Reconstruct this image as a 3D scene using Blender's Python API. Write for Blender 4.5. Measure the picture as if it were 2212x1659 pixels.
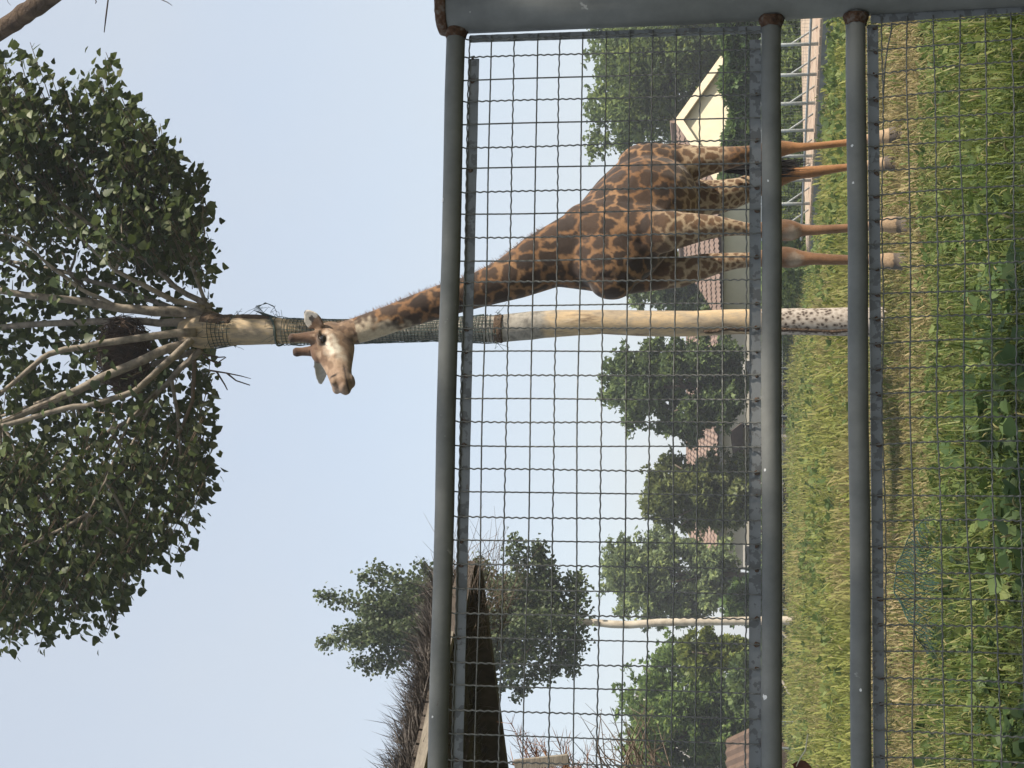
import bpy, bmesh, math, random
import numpy as np
from mathutils import Vector, Matrix, noise, kdtree

random.seed(7)
RNG = np.random.default_rng(11)
for o in list(bpy.data.objects):
    bpy.data.objects.remove(o)
scene = bpy.context.scene
COL = scene.collection

# ------------------------------------------------------------------ camera
# the phone was held upright, the file is stored on its side: world up is picture left
FPX, HCAM, TILT = 3500.0, 1.25, math.radians(8.75)
CT, ST = math.cos(TILT), math.sin(TILT)
cam_data = bpy.data.cameras.new("camera")
cam_data.sensor_width = 36.0
cam_data.lens = 36.0 * FPX / 2212.0
cam_data.clip_start = 0.05
cam_data.clip_end = 2000.0
cam = bpy.data.objects.new("camera", cam_data)
COL.objects.link(cam)
Fv, Uv, Rv = Vector((0, CT, ST)), Vector((0, -ST, CT)), Vector((1, 0, 0))
m = Matrix.Identity(4)
for i in range(3):
    m[i][0], m[i][1], m[i][2] = -Uv[i], Rv[i], -Fv[i]
m[2][3] = HCAM
cam.matrix_world = m
scene.camera = cam

# ------------------------------------------------------------------ sky, sun, exposure
SUN_EL = math.radians(43)
SUN_AZ = math.radians(113)            # clockwise from +Y: from the right, a little behind the viewer
world = bpy.data.worlds.new("World")
scene.world = world
world.use_nodes = True
wn, wl = world.node_tree.nodes, world.node_tree.links
sky = wn.new("ShaderNodeTexSky")
sky.sky_type = 'NISHITA'
sky.sun_disc = False
sky.sun_elevation = SUN_EL
sky.sun_rotation = SUN_AZ
sky.air_density = 1.0
sky.dust_density = 1.2
sky.ozone_density = 1.0
# summer haze: the blue of the sky is veiled evenly by pale grey
veil = wn.new("ShaderNodeMix"); veil.data_type = 'RGBA'
veil.inputs[7].default_value = (2.72, 2.90, 3.10, 1)
wt_ = wn.new("ShaderNodeTexNoise"); wt_.inputs["Scale"].default_value = 2.6; wt_.inputs["Detail"].default_value = 5; wt_.inputs["Roughness"].default_value = .55
wm_ = wn.new("ShaderNodeMapRange"); wm_.inputs[1].default_value = .3; wm_.inputs[2].default_value = .7; wm_.inputs[3].default_value = .66; wm_.inputs[4].default_value = .86
wc_ = wn.new("ShaderNodeTexCoord")
wl.new(wc_.outputs["Generated"], wt_.inputs["Vector"]); wl.new(wt_.outputs[0], wm_.inputs[0]); wl.new(wm_.outputs[0], veil.inputs[0])
wl.new(sky.outputs[0], veil.inputs[6])
wl.new(veil.outputs[2], wn["Background"].inputs[0])
wn["Background"].inputs[1].default_value = 0.15
TO_SUN = Vector((math.sin(SUN_AZ) * math.cos(SUN_EL), math.cos(SUN_AZ) * math.cos(SUN_EL), math.sin(SUN_EL)))
sl = bpy.data.lights.new("sun", 'SUN')
sl.energy = 4.7
sl.angle = math.radians(1.2)
sl.color = (1.0, 0.90, 0.76)
sun = bpy.data.objects.new("sun", sl)
COL.objects.link(sun)
sun.rotation_euler = TO_SUN.to_track_quat('Z', 'Y').to_euler()
sun.location = (20, -5, 20)
vs = scene.view_settings
vs.view_transform = 'Standard'
vs.look = 'None'
vs.gamma = 1.0
vs.use_curve_mapping = False
vs.exposure = 0.75
scene.cycles.max_bounces = 6
scene.cycles.diffuse_bounces = 3
scene.cycles.glossy_bounces = 2
scene.cycles.transmission_bounces = 3
scene.cycles.volume_bounces = 0


# ------------------------------------------------------------------ helpers
def P(X, Y, D):
    """measured position (2212 x 1659 frame) at ground distance D -> world point"""
    du, dv = (829.5 - Y) / FPX, (1106 - X) / FPX
    k = D / (CT - dv * ST)
    return Vector((du * k, D, HCAM + (ST + dv * CT) * k))


def px(D):
    return D / FPX


def wloc(o):
    v = Vector((0, 0, 0))
    while o is not None:
        v += o.location
        o = o.parent
    return v


def tag(o, label=None, cat=None, group=None, kind=None):
    if label: o["label"] = label
    if cat: o["category"] = cat
    if group: o["group"] = group
    if kind: o["kind"] = kind
    return o


def empty(name, loc, label, cat, group=None):
    o = bpy.data.objects.new(name, None)
    o.empty_display_size = 0.2
    COL.objects.link(o)
    o.location = loc
    return tag(o, label, cat, group)


def link(name, me, mat, parent=None, smooth=False):
    if mat and not me.materials:
        me.materials.append(mat)
    if smooth:
        me.polygons.foreach_set("use_smooth", [True] * len(me.polygons))
    o = bpy.data.objects.new(name, me)
    COL.objects.link(o)
    if parent is not None:
        o.parent = parent
    return o


class MB:
    """collects shapes in world space, links them as one mesh object"""
    def __init__(s):
        s.v, s.f = [], []

    def add(s, vs_, fs_):
        b = len(s.v)
        s.v += [tuple(q) for q in vs_]
        s.f += [tuple(b + i for i in f) for f in fs_]

    def box(s, c, size, rz=0.0, ax=None):
        c = Vector(c)
        if ax is None:
            ax = (Vector((math.cos(rz), math.sin(rz), 0)), Vector((-math.sin(rz), math.cos(rz), 0)), Vector((0, 0, 1)))
        pts = []
        for dz in (-.5, .5):
            for dx, dy in ((-.5, -.5), (.5, -.5), (.5, .5), (-.5, .5)):
                pts.append(c + ax[0] * dx * size[0] + ax[1] * dy * size[1] + ax[2] * dz * size[2])
        s.add(pts, [(3, 2, 1, 0), (4, 5, 6, 7), (0, 1, 5, 4), (1, 2, 6, 5), (2, 3, 7, 6), (3, 0, 4, 7)])

    def bar(s, a, b, w, t, up=(0, 0, 1)):
        a, b = Vector(a), Vector(b)
        d = (b - a); L = d.length; d.normalize()
        up = Vector(up)
        side = d.cross(up)
        if side.length < 1e-4: side = d.cross(Vector((1, 0, 0)))
        side.normalize(); u2 = side.cross(d)
        s.box((a + b) / 2, (L, w, t), ax=(d, side, u2))

    def tube(s, pts, rad, n=8, cap=True, jitter=0.0):
        pts = [Vector(p) for p in pts]
        if not hasattr(rad, '__len__'): rad = [rad] * len(pts)
        rings = []
        t0 = (pts[1] - pts[0]).normalized()
        ref = Vector((0, 0, 1)) if abs(t0.z) < .9 else Vector((1, 0, 0))
        nrm = t0.cross(ref).normalized()
        for i, p in enumerate(pts):
            if i == 0: t = t0
            elif i == len(pts) - 1: t = (pts[-1] - pts[-2]).normalized()
            else: t = (pts[i + 1] - pts[i - 1]).normalized()
            nrm = (nrm - t * nrm.dot(t))
            if nrm.length < 1e-6: nrm = t.orthogonal()
            nrm.normalize()
            bn = t.cross(nrm)
            ring = []
            for k in range(n):
                a = 2 * math.pi * k / n
                r = rad[i]
                if jitter: r *= 1 + jitter * noise.noise((p + nrm * math.cos(a) * r * 2 + bn * math.sin(a) * r * 2) * (.6 / max(r, .01)) * .35)
                ring.append(p + nrm * math.cos(a) * r + bn * math.sin(a) * r)
            rings.append(ring)
        s.loft(rings, cap)

    def loft(s, rings, cap=True):
        n = len(rings[0])
        vv = [q for r in rings for q in r]
        ff = []
        for i in range(len(rings) - 1):
            for k in range(n):
                k2 = (k + 1) % n
                ff.append((i * n + k, i * n + k2, (i + 1) * n + k2, (i + 1) * n + k))
        if cap:
            ff.append(tuple(reversed(range(n))))
            ff.append(tuple((len(rings) - 1) * n + k for k in range(n)))
        s.add(vv, ff)

    def ellipsoid(s, c, a, b, d, nu=16, nv=10):
        """a, b, d: axis vectors"""
        c = Vector(c); rings = []
        for j in range(1, nv):
            th = math.pi * j / nv
            rings.append([c + Vector(d) * math.cos(th) + (Vector(a) * math.cos(2 * math.pi * i / nu) + Vector(b) * math.sin(2 * math.pi * i / nu)) * math.sin(th) for i in range(nu)])
        s.loft(rings, True)

    def build(s, name, mat, parent=None, smooth=False, loc=None):
        off = wloc(parent) if parent is not None else Vector(loc or (0, 0, 0))
        me = bpy.data.meshes.new(name)
        me.from_pydata([(v[0] - off.x, v[1] - off.y, v[2] - off.z) for v in s.v], [], s.f)
        me.update()
        o = link(name, me, mat, parent, smooth)
        if parent is None and loc is not None: o.location = loc
        return o


def np_mesh(name, V, F, mat, parent=None, attr=None, smooth=False):
    """V (n,3) array, F list of (m,k) index arrays; attr: per face float"""
    off = wloc(parent) if parent is not None else Vector((0, 0, 0))
    V = np.asarray(V, dtype=np.float32) - np.array(off, dtype=np.float32)
    me = bpy.data.meshes.new(name)
    loops = np.concatenate([f.ravel() for f in F]).astype(np.int32)
    tot = np.concatenate([np.full(len(f), f.shape[1], dtype=np.int32) for f in F])
    st = np.concatenate([[0], np.cumsum(tot)[:-1]]).astype(np.int32)
    me.vertices.add(len(V)); me.vertices.foreach_set("co", V.ravel())
    me.loops.add(len(loops)); me.loops.foreach_set("vertex_index", loops)
    me.polygons.add(len(tot)); me.polygons.foreach_set("loop_start", st); me.polygons.foreach_set("loop_total", tot)
    if attr is not None:
        a = me.attributes.new("rnd", 'FLOAT', 'FACE')
        a.data.foreach_set("value", np.asarray(attr, dtype=np.float32))
    me.update(calc_edges=True)
    me.validate()
    return link(name, me, mat, parent, smooth)


def unit(a):
    return a / np.maximum(np.linalg.norm(a, axis=1, keepdims=True), 1e-9)


# leaf outlines: (vertices in leaf plane + fold, faces)
POPLAR_V = np.array([(0, 0, 0), (-.34, .06, .05), (-.5, .34, .09), (-.34, .52, .06), (-.24, .72, .04), (0, 1, -.03),
                     (.24, .72, .04), (.34, .52, .06), (.5, .34, .09), (.34, .06, .05), (0, .45, 0)])
POPLAR_F = [(0, 10, 3, 2, 1), (10, 5, 4, 3), (0, 9, 8, 7, 10), (10, 7, 6, 5)]
OVAL_V = np.array([(0, 0, 0), (-.3, .35, .06), (-.2, .75, .04), (0, 1, -.04), (.2, .75, .04), (.3, .35, .06)])
OVAL_F = [(0, 3, 2, 1), (0, 5, 4, 3)]
SPRIG_V = np.array([(0, 0, 0), (-.42, .5, .1), (0, 1, -.05), (.38, .62, .08),
                    (0, .1, .02), (.55, .25, -.1), (.8, .8, .05), (.3, .55, .12),
                    (0, .1, -.02), (-.6, .15, .12), (-.85, .7, -.05), (-.35, .5, -.1)])
SPRIG_F = [(0, 3, 2, 1), (4, 5, 6, 7), (8, 11, 10, 9)]


def leaf_arrays(pts, direc, nrm, size, TV, TF):
    n = len(pts)
    d = unit(direc); nn = nrm - d * np.sum(nrm * d, axis=1, keepdims=True); nn = unit(nn)
    sd = np.cross(d, nn)
    size = np.asarray(size).reshape(-1, 1, 1)
    V = pts[:, None, :] + size * (sd[:, None, :] * TV[None, :, 0:1] + d[:, None, :] * TV[None, :, 1:2] + nn[:, None, :] * TV[None, :, 2:3])
    k = len(TV)
    base = (np.arange(n) * k)[:, None]
    F = {}
    for f in TF:
        F.setdefault(len(f), []).append(base + np.array(f)[None, :])
    Fl, cnt = [], []
    for q in F.values():
        for a in q:
            Fl.append(a)
    return V.reshape(-1, 3), Fl


def leaves(name, pts, direc, nrm, size, TV, TF, mat, parent=None, rnd=None):
    V, Fl = leaf_arrays(pts, direc, nrm, size, TV, TF)
    if rnd is None: rnd = RNG.random(len(pts))
    return np_mesh(name, V, Fl, mat, parent, np.concatenate([rnd for _ in Fl]))


# ------------------------------------------------------------------ materials
def new_mat(name):
    mt = bpy.data.materials.new(name)
    mt.use_nodes = True
    return mt, mt.node_tree.nodes, mt.node_tree.links, mt.node_tree.nodes["Principled BSDF"]


def ramp(nd, stops):
    r = nd.new("ShaderNodeValToRGB")
    el = r.color_ramp.elements
    while len(el) < len(stops): el.new(.5)
    for e, (p, c) in zip(el, stops):
        e.position = p; e.color = (*c, 1)
    return r


def noise_tex(nd, lk, scale, detail=6, rough=.6, coord='Object', vec=None, stretch=None):
    t = nd.new("ShaderNodeTexNoise")
    t.inputs["Scale"].default_value = scale
    t.inputs["Detail"].default_value = detail
    t.inputs["Roughness"].default_value = rough
    src = vec
    if src is None:
        tc = nd.new("ShaderNodeTexCoord"); src = tc.outputs[coord]
    if stretch:
        mp = nd.new("ShaderNodeMapping"); mp.inputs["Scale"].default_value = stretch
        lk.new(src, mp.inputs[0]); src = mp.outputs[0]
    lk.new(src, t.inputs["Vector"])
    return t


def noisy(name, stops, scale=8, rough=.8, bump=.3, detail=6, stretch=None, bscale=None, spec=.3, metal=0.0, bdist=.01):
    mt, nd, lk, bs = new_mat(name)
    t = noise_tex(nd, lk, scale, detail, stretch=stretch)
    r = ramp(nd, stops)
    lk.new(t.outputs[0], r.inputs[0]); lk.new(r.outputs[0], bs.inputs["Base Color"])
    bs.inputs["Roughness"].default_value = rough
    bs.inputs["Specular IOR Level"].default_value = spec
    bs.inputs["Metallic"].default_value = metal
    if bump:
        t2 = noise_tex(nd, lk, bscale or scale * 3, 5, stretch=stretch)
        b = nd.new("ShaderNodeBump"); b.inputs["Strength"].default_value = bump; b.inputs["Distance"].default_value = bdist
        lk.new(t2.outputs[0], b.inputs["Height"]); lk.new(b.outputs[0], bs.inputs["Normal"])
    return mt


def leaf_mat(name, stops, transl=.3, rough=.5, spec=.3, patch=None):
    """per-leaf tone from the 'rnd' face value; optional large noise patches of a second tone"""
    mt, nd, lk, bs = new_mat(name)
    at = nd.new("ShaderNodeAttribute"); at.attribute_name = "rnd"
    r = ramp(nd, stops)
    lk.new(at.outputs["Fac"], r.inputs[0])
    colr = r.outputs[0]
    if patch:
        pscale, pcol, lo, hi = patch
        t = noise_tex(nd, lk, pscale, 3)
        mr = nd.new("ShaderNodeMapRange"); mr.inputs[1].default_value = lo; mr.inputs[2].default_value = hi
        lk.new(t.outputs[0], mr.inputs[0])
        mx = nd.new("ShaderNodeMix"); mx.data_type = 'RGBA'
        lk.new(mr.outputs[0], mx.inputs[0]); lk.new(colr, mx.inputs[6]); mx.inputs[7].default_value = (*pcol, 1)
        colr = mx.outputs[2]
    lk.new(colr, bs.inputs["Base Color"])
    bs.inputs["Roughness"].default_value = rough
    bs.inputs["Specular IOR Level"].default_value = spec
    tr = nd.new("ShaderNodeBsdfTranslucent")
    hs = nd.new("ShaderNodeHueSaturation"); hs.inputs["Value"].default_value = 1.3; hs.inputs["Hue"].default_value = .485
    lk.new(colr, hs.inputs["Color"]); lk.new(hs.outputs[0], tr.inputs[0])
    ms = nd.new("ShaderNodeMixShader"); ms.inputs[0].default_value = transl
    lk.new(bs.outputs[0], ms.inputs[1]); lk.new(tr.outputs[0], ms.inputs[2])
    lk.new(ms.outputs[0], nd["Material Output"].inputs[0])
    return mt


def painted_metal(name, base, dark, chips, rust_amt=.0, scale=9, chip_pos=.62, rough=.42, spec=.5):
    mt, nd, lk, bs = new_mat(name)
    t = noise_tex(nd, lk, scale, 8, .65)
    r = ramp(nd, [(.3, dark), (.62, base)])
    lk.new(t.outputs[0], r.inputs[0])
    t2 = noise_tex(nd, lk, scale * 3.1, 4, .55)
    r2 = nd.new("ShaderNodeMapRange"); r2.inputs[1].default_value = chip_pos; r2.inputs[2].default_value = chip_pos + .02
    lk.new(t2.outputs[0], r2.inputs[0])
    mx = nd.new("ShaderNodeMix"); mx.data_type = 'RGBA'
    lk.new(r2.outputs[0], mx.inputs[0]); lk.new(r.outputs[0], mx.inputs[6]); mx.inputs[7].default_value = (*chips, 1)
    out = mx.outputs[2]
    if rust_amt:
        t3 = noise_tex(nd, lk, scale * 1.7, 7, .7)
        r3 = nd.new("ShaderNodeMapRange"); r3.inputs[1].default_value = 1 - rust_amt; r3.inputs[2].default_value = 1.08 - rust_amt
        lk.new(t3.outputs[0], r3.inputs[0])
        m2 = nd.new("ShaderNodeMix"); m2.data_type = 'RGBA'
        lk.new(r3.outputs[0], m2.inputs[0]); lk.new(out, m2.inputs[6]); m2.inputs[7].default_value = (.085, .035, .015, 1)
        out = m2.outputs[2]
    lk.new(out, bs.inputs["Base Color"])
    bs.inputs["Roughness"].default_value = rough
    bs.inputs["Specular IOR Level"].default_value = spec
    b = nd.new("ShaderNodeBump"); b.inputs["Strength"].default_value = .25; b.inputs["Distance"].default_value = .002
    lk.new(t2.outputs[0], b.inputs["Height"]); lk.new(b.outputs[0], bs.inputs["Normal"])
    return mt


M = {}
M['pipe'] = painted_metal("pipe_paint", (.19, .194, .18), (.115, .118, .11), (.30, .30, .28), .29, 7, .69, .55, .3)
M['bar'] = painted_metal("flaked_bar", (.20, .212, .22), (.16, .17, .175), (.115, .12, .122), .36, 14, .54, .55, .4)
M['wire'] = painted_metal("mesh_wire", (.14, .142, .13), (.09, .092, .084), (.22, .22, .20), .36, 25, .6, .5, .5)
M['rust'] = noisy("rust_weld", [(.3, (.035, .020, .013)), (.5, (.095, .050, .028)), (.62, (.13, .10, .08)), (.8, (.17, .165, .15))], 75, .9, 1.0, bdist=.004)
M['chip'] = noisy("bare_primer", [(.3, (.6, .6, .58)), (.7, (.75, .75, .73))], 60, .7, .2)
M['far_metal'] = painted_metal("galvanised", (.30, .33, .34), (.22, .25, .26), (.4, .4, .38), .2, 6)
M['gate_metal'] = painted_metal("gate_paint", (.12, .14, .15), (.09, .10, .11), (.3, .3, .3), .2, 6)
M['leaf'] = leaf_mat("poplar_leaf", [(0, (.030, .048, .015)), (.5, (.052, .078, .023)), (.85, (.085, .115, .04)), (1, (.18, .20, .11))], .28, .5, .3)
M['leaf2'] = leaf_mat("young_poplar_leaf", [(0, (.040, .062, .022)), (.6, (.062, .09, .032)), (1, (.14, .17, .08))], .3, .5, .3)
M['bark'] = None
M['far_leaf'] = [
    leaf_mat("far_leaf_mid", [(0, (0.081, 0.122, 0.047)), (.6, (0.124, 0.179, 0.061)), (1, (0.248, 0.315, 0.094))], .4),
    leaf_mat("far_leaf_dark", [(0, (0.063, 0.099, 0.041)), (.6, (0.099, 0.144, 0.053)), (1, (0.183, 0.248, 0.080))], .38),
    leaf_mat("far_leaf_olive", [(0, (0.082, 0.108, 0.041)), (.6, (0.125, 0.154, 0.053)), (1, (0.224, 0.254, 0.085))], .38),
    leaf_mat("far_leaf_pale", [(0, (0.105, 0.144, 0.069)), (.6, (0.155, 0.207, 0.090)), (1, (0.295, 0.358, 0.128))], .42),
    leaf_mat("far_leaf_fresh", [(0, (0.084, 0.138, 0.045)), (.6, (0.133, 0.207, 0.064)), (1, (0.252, 0.343, 0.095))], .42),
    leaf_mat("climber_leaf", [(0, (.07, .10, .025)), (.6, (.13, .17, .04)), (1, (.26, .29, .07))], .35),
    leaf_mat("hedge_leaf", [(0, (0.054, 0.095, 0.031)), (.6, (0.083, 0.143, 0.043)), (1, (0.161, 0.238, 0.066))], .35)]
M['far_bark'] = noisy("far_bark", [(.3, (.10, .08, .06)), (.7, (.2, .16, .12))], 5, .9, .4)
M['dark_bark'] = noisy("rough_bark", [(.25, (.035, .024, .018)), (.6, (.11, .075, .05)), (.8, (.17, .125, .09))], 9, .95, 1.0, stretch=(1, 1, 1), bscale=30, bdist=.03)
M['limb'] = noisy("poplar_limb", [(.3, (.10, .085, .07)), (.48, (.21, .18, .145)), (.62, (.27, .235, .19)), (.75, (.34, .29, .23))], 11, .85, .8, bscale=30)
M['dark_limb'] = noisy("poplar_dark_limb", [(.25, (.07, .05, .035)), (.75, (.17, .125, .085))], 9, .85, .5)
M['nest'] = noisy("nest_twig", [(.3, (.035, .024, .018)), (.7, (.11, .075, .055))], 12, .9, 0)
M['net'] = noisy("net_strand", [(.3, (.035, .055, .048)), (.7, (.085, .11, .095))], 20, .6, 0)
M['plastic_net'] = noisy("green_net", [(.3, (.007, .026, .019)), (.7, (.016, .05, .036))], 9, .55, 0)
M['cream'] = noisy("cream_render", [(.3, (.56, .50, .36)), (.7, (.66, .60, .45))], 1.2, .9, .15)
M['verge'] = noisy("cream_board", [(.3, (.60, .52, .38)), (.7, (.70, .62, .47))], 3, .8, .1)
M['pale_wall'] = noisy("pale_render", [(.3, (.42, .39, .33)), (.7, (.52, .48, .41))], .9, .9, .15)
M['white_wall'] = noisy("white_render", [(.3, (.58, .55, .5)), (.7, (.68, .65, .6))], .9, .9, .15)
M['tile'] = noisy("clay_tile", [(.25, (.16, .115, .092)), (.5, (.215, .15, .12)), (.8, (.27, .205, .17))], 3, .9, .3)
M['soffit'] = noisy("grey_soffit", [(.3, (.16, .15, .14)), (.7, (.24, .23, .21))], 2, .9, .1)
M['dark_wood'] = noisy("dark_wood", [(.3, (.045, .03, .022)), (.7, (.10, .066, .045))], 5, .8, .2)
M['brown_sheet'] = noisy("brown_sheet", [(.3, (.085, .055, .038)), (.7, (.145, .095, .066))], 3, .7, .1)
M['brick'] = [noisy("brick_a", [(.3, (.36, .28, .21)), (.7, (.46, .37, .28))], 7, .9, .3),
              noisy("brick_b", [(.3, (.33, .24, .175)), (.7, (.44, .33, .25))], 7, .9, .3)]
M['mortar'] = noisy("mortar", [(.3, (.2, .18, .16)), (.7, (.3, .27, .24))], 9, .95, .3)
M['concrete'] = noisy("concrete_base", [(.3, (.15, .16, .16)), (.7, (.26, .27, .26))], 4, .95, .4)
M['thatch'] = noisy("dry_thatch", [(.25, (.065, .058, .054)), (.5, (.135, .12, .11)), (.8, (.24, .215, .195))], 9, .95, 0)
M['old_beam'] = noisy("weathered_beam", [(.3, (.15, .13, .105)), (.7, (.26, .23, .19))], 7, .9, .4, stretch=(1, 1, 5))
M['shaded_beam'] = noisy("shaded_beam", [(.3, (.05, .042, .036)), (.7, (.11, .09, .075))], 7, .9, .4)  # shelter timber, its colour darkened for the shade under the roof
M['red_twig'] = noisy("dead_needle", [(.3, (.12, .055, .028)), (.7, (.27, .135, .07))], 9, .95, 0)
M['grey_twig'] = noisy("bare_twig", [(.3, (.10, .075, .06)), (.7, (.22, .175, .14))], 9, .95, 0)
M['dry_leaf'] = noisy("dry_leaf", [(.3, (.07, .028, .018)), (.7, (.15, .06, .035))], 30, .7, .3)
M['stalk'] = noisy("pale_stalk", [(.3, (.5, .47, .33)), (.7, (.66, .62, .45))], 30, .7, 0)


def bark_material():
    mt, nd, lk, bs = new_mat("poplar_bark")
    tc = nd.new("ShaderNodeTexCoord")
    big = noise_tex(nd, lk, 4.5, 9, .72, vec=tc.outputs["Object"], stretch=(1, 1, .35))
    warm = ramp(nd, [(.34, (.17, .135, .10)), (.46, (.33, .265, .185)), (.54, (.46, .34, .20)), (.66, (.52, .42, .29))])
    lk.new(big.outputs[0], warm.inputs[0])
    # dark streaks along the stem
    st_ = noise_tex(nd, lk, 7, 7, .7, vec=tc.outputs["Object"], stretch=(1, 1, .16))
    mr = nd.new("ShaderNodeMapRange"); mr.inputs[1].default_value = .55; mr.inputs[2].default_value = .66; mr.inputs[4].default_value = .85
    lk.new(st_.outputs[0], mr.inputs[0])
    m1 = nd.new("ShaderNodeMix"); m1.data_type = 'RGBA'; m1.inputs[7].default_value = (.085, .055, .035, 1)
    lk.new(mr.outputs[0], m1.inputs[0]); lk.new(warm.outputs[0], m1.inputs[6])
    # white lower stem with dark lenticels
    vo = nd.new("ShaderNodeTexVoronoi"); vo.inputs["Scale"].default_value = 29
    mp = nd.new("ShaderNodeMapping"); mp.inputs["Scale"].default_value = (1, 1, .85)
    nzw = noise_tex(nd, lk, 9, 3, vec=tc.outputs["Object"])
    ad = nd.new("ShaderNodeMix"); ad.data_type = 'RGBA'; ad.inputs[0].default_value = .06
    lk.new(tc.outputs["Object"], ad.inputs[6]); lk.new(nzw.outputs[1], ad.inputs[7])
    lk.new(ad.outputs[2], mp.inputs[0]); lk.new(mp.outputs[0], vo.inputs["Vector"])
    sp = ramp(nd, [(.27, (.06, .042, .032)), (.42, (.28, .24, .205)), (.8, (.43, .385, .34))])
    lk.new(vo.outputs["Distance"], sp.inputs[0])
    sx = nd.new("ShaderNodeSeparateXYZ"); lk.new(tc.outputs["Object"], sx.inputs[0])
    nz = noise_tex(nd, lk, 3, 5, vec=tc.outputs["Object"])
    am = nd.new("ShaderNodeMath"); am.operation = 'MULTIPLY_ADD'; am.inputs[1].default_value = .9; am.inputs[2].default_value = -.45
    lk.new(nz.outputs[0], am.inputs[0])
    a2 = nd.new("ShaderNodeMath"); a2.operation = 'ADD'
    lk.new(sx.outputs[2], a2.inputs[0]); lk.new(am.outputs[0], a2.inputs[1])
    hz = nd.new("ShaderNodeMapRange"); hz.inputs[1].default_value = 1.35; hz.inputs[2].default_value = 1.05; hz.inputs[3].default_value = 0; hz.inputs[4].default_value = 1
    lk.new(a2.outputs[0], hz.inputs[0])
    m2 = nd.new("ShaderNodeMix"); m2.data_type = 'RGBA'
    lk.new(hz.outputs[0], m2.inputs[0]); lk.new(m1.outputs[2], m2.inputs[6]); lk.new(sp.outputs[0], m2.inputs[7])
    # weathered grey stem under the netting
    g1 = nd.new("ShaderNodeMapRange"); g1.inputs[1].default_value = 3.35; g1.inputs[2].default_value = 3.5
    lk.new(a2.outputs[0], g1.inputs[0])
    gr = noise_tex(nd, lk, 10, 7, .7, vec=tc.outputs["Object"])
    grr = ramp(nd, [(.35, (.12, .11, .095)), (.55, (.27, .25, .215)), (.7, (.36, .33, .28))])
    lk.new(gr.outputs[0], grr.inputs[0])
    g2 = nd.new("ShaderNodeMapRange"); g2.inputs[1].default_value = 5.62; g2.inputs[2].default_value = 5.72; g2.inputs[3].default_value = 1; g2.inputs[4].default_value = 0
    lk.new(sx.outputs[2], g2.inputs[0])
    g3 = nd.new("ShaderNodeMath"); g3.operation = 'MULTIPLY'; lk.new(g1.outputs[0], g3.inputs[0]); lk.new(g2.outputs[0], g3.inputs[1])
    m3 = nd.new("ShaderNodeMix"); m3.data_type = 'RGBA'
    lk.new(g3.outputs[0], m3.inputs[0]); lk.new(m2.outputs[2], m3.inputs[6]); lk.new(grr.outputs[0], m3.inputs[7])
    lk.new(m3.outputs[2], bs.inputs["Base Color"])
    bs.inputs["Roughness"].default_value = .8
    b = nd.new("ShaderNodeBump"); b.inputs["Strength"].default_value = .6; b.inputs["Distance"].default_value = .012
    lk.new(st_.outputs[0], b.inputs["Height"]); lk.new(b.outputs[0], bs.inputs["Normal"])
    return mt


M['bark'] = bark_material()


def ground_material():
    mt, nd, lk, bs = new_mat("pasture_ground")
    tc = nd.new("ShaderNodeTexCoord")
    t1 = noise_tex(nd, lk, .35, 8, .6, vec=tc.outputs["Object"])
    t2 = noise_tex(nd, lk, 14, 8, .75, vec=tc.outputs["Object"])
    r1 = ramp(nd, [(.3, (.075, .085, .025)), (.5, (.13, .125, .048)), (.7, (.22, .175, .095))])
    r2 = ramp(nd, [(.3, (.45, .45, .45)), (.7, (1.1, 1.1, 1.05))])
    lk.new(t1.outputs[0], r1.inputs[0]); lk.new(t2.outputs[0], r2.inputs[0])
    mx = nd.new("ShaderNodeMix"); mx.data_type = 'RGBA'; mx.blend_type = 'MULTIPLY'; mx.inputs[0].default_value = 1
    lk.new(r1.outputs[0], mx.inputs[6]); lk.new(r2.outputs[0], mx.inputs[7])
    lk.new(mx.outputs[2], bs.inputs["Base Color"])
    bs.inputs["Roughness"].default_value = 1; bs.inputs["Specular IOR Level"].default_value = .1
    b = nd.new("ShaderNodeBump"); b.inputs["Strength"].default_value = .8; b.inputs["Distance"].default_value = .05
    lk.new(t2.outputs[0], b.inputs["Height"]); lk.new(b.outputs[0], bs.inputs["Normal"])
    return mt


# ------------------------------------------------------------------ ground
g = MB()
nx, ny = 40, 60
xs = [-400 + 800 * i / nx for i in range(nx + 1)]
ys = [-60 + 900 * (j / ny) ** 1.6 for j in range(ny + 1)]
g.add([(x, y, .02 * noise.noise(Vector((x * .3, y * .3, 0)))) for y in ys for x in xs],
      [(j * (nx + 1) + i, j * (nx + 1) + i + 1, (j + 1) * (nx + 1) + i + 1, (j + 1) * (nx + 1) + i) for j in range(ny) for i in range(nx)])
tag(g.build("ground", ground_material(), smooth=True), kind="structure")







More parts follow.
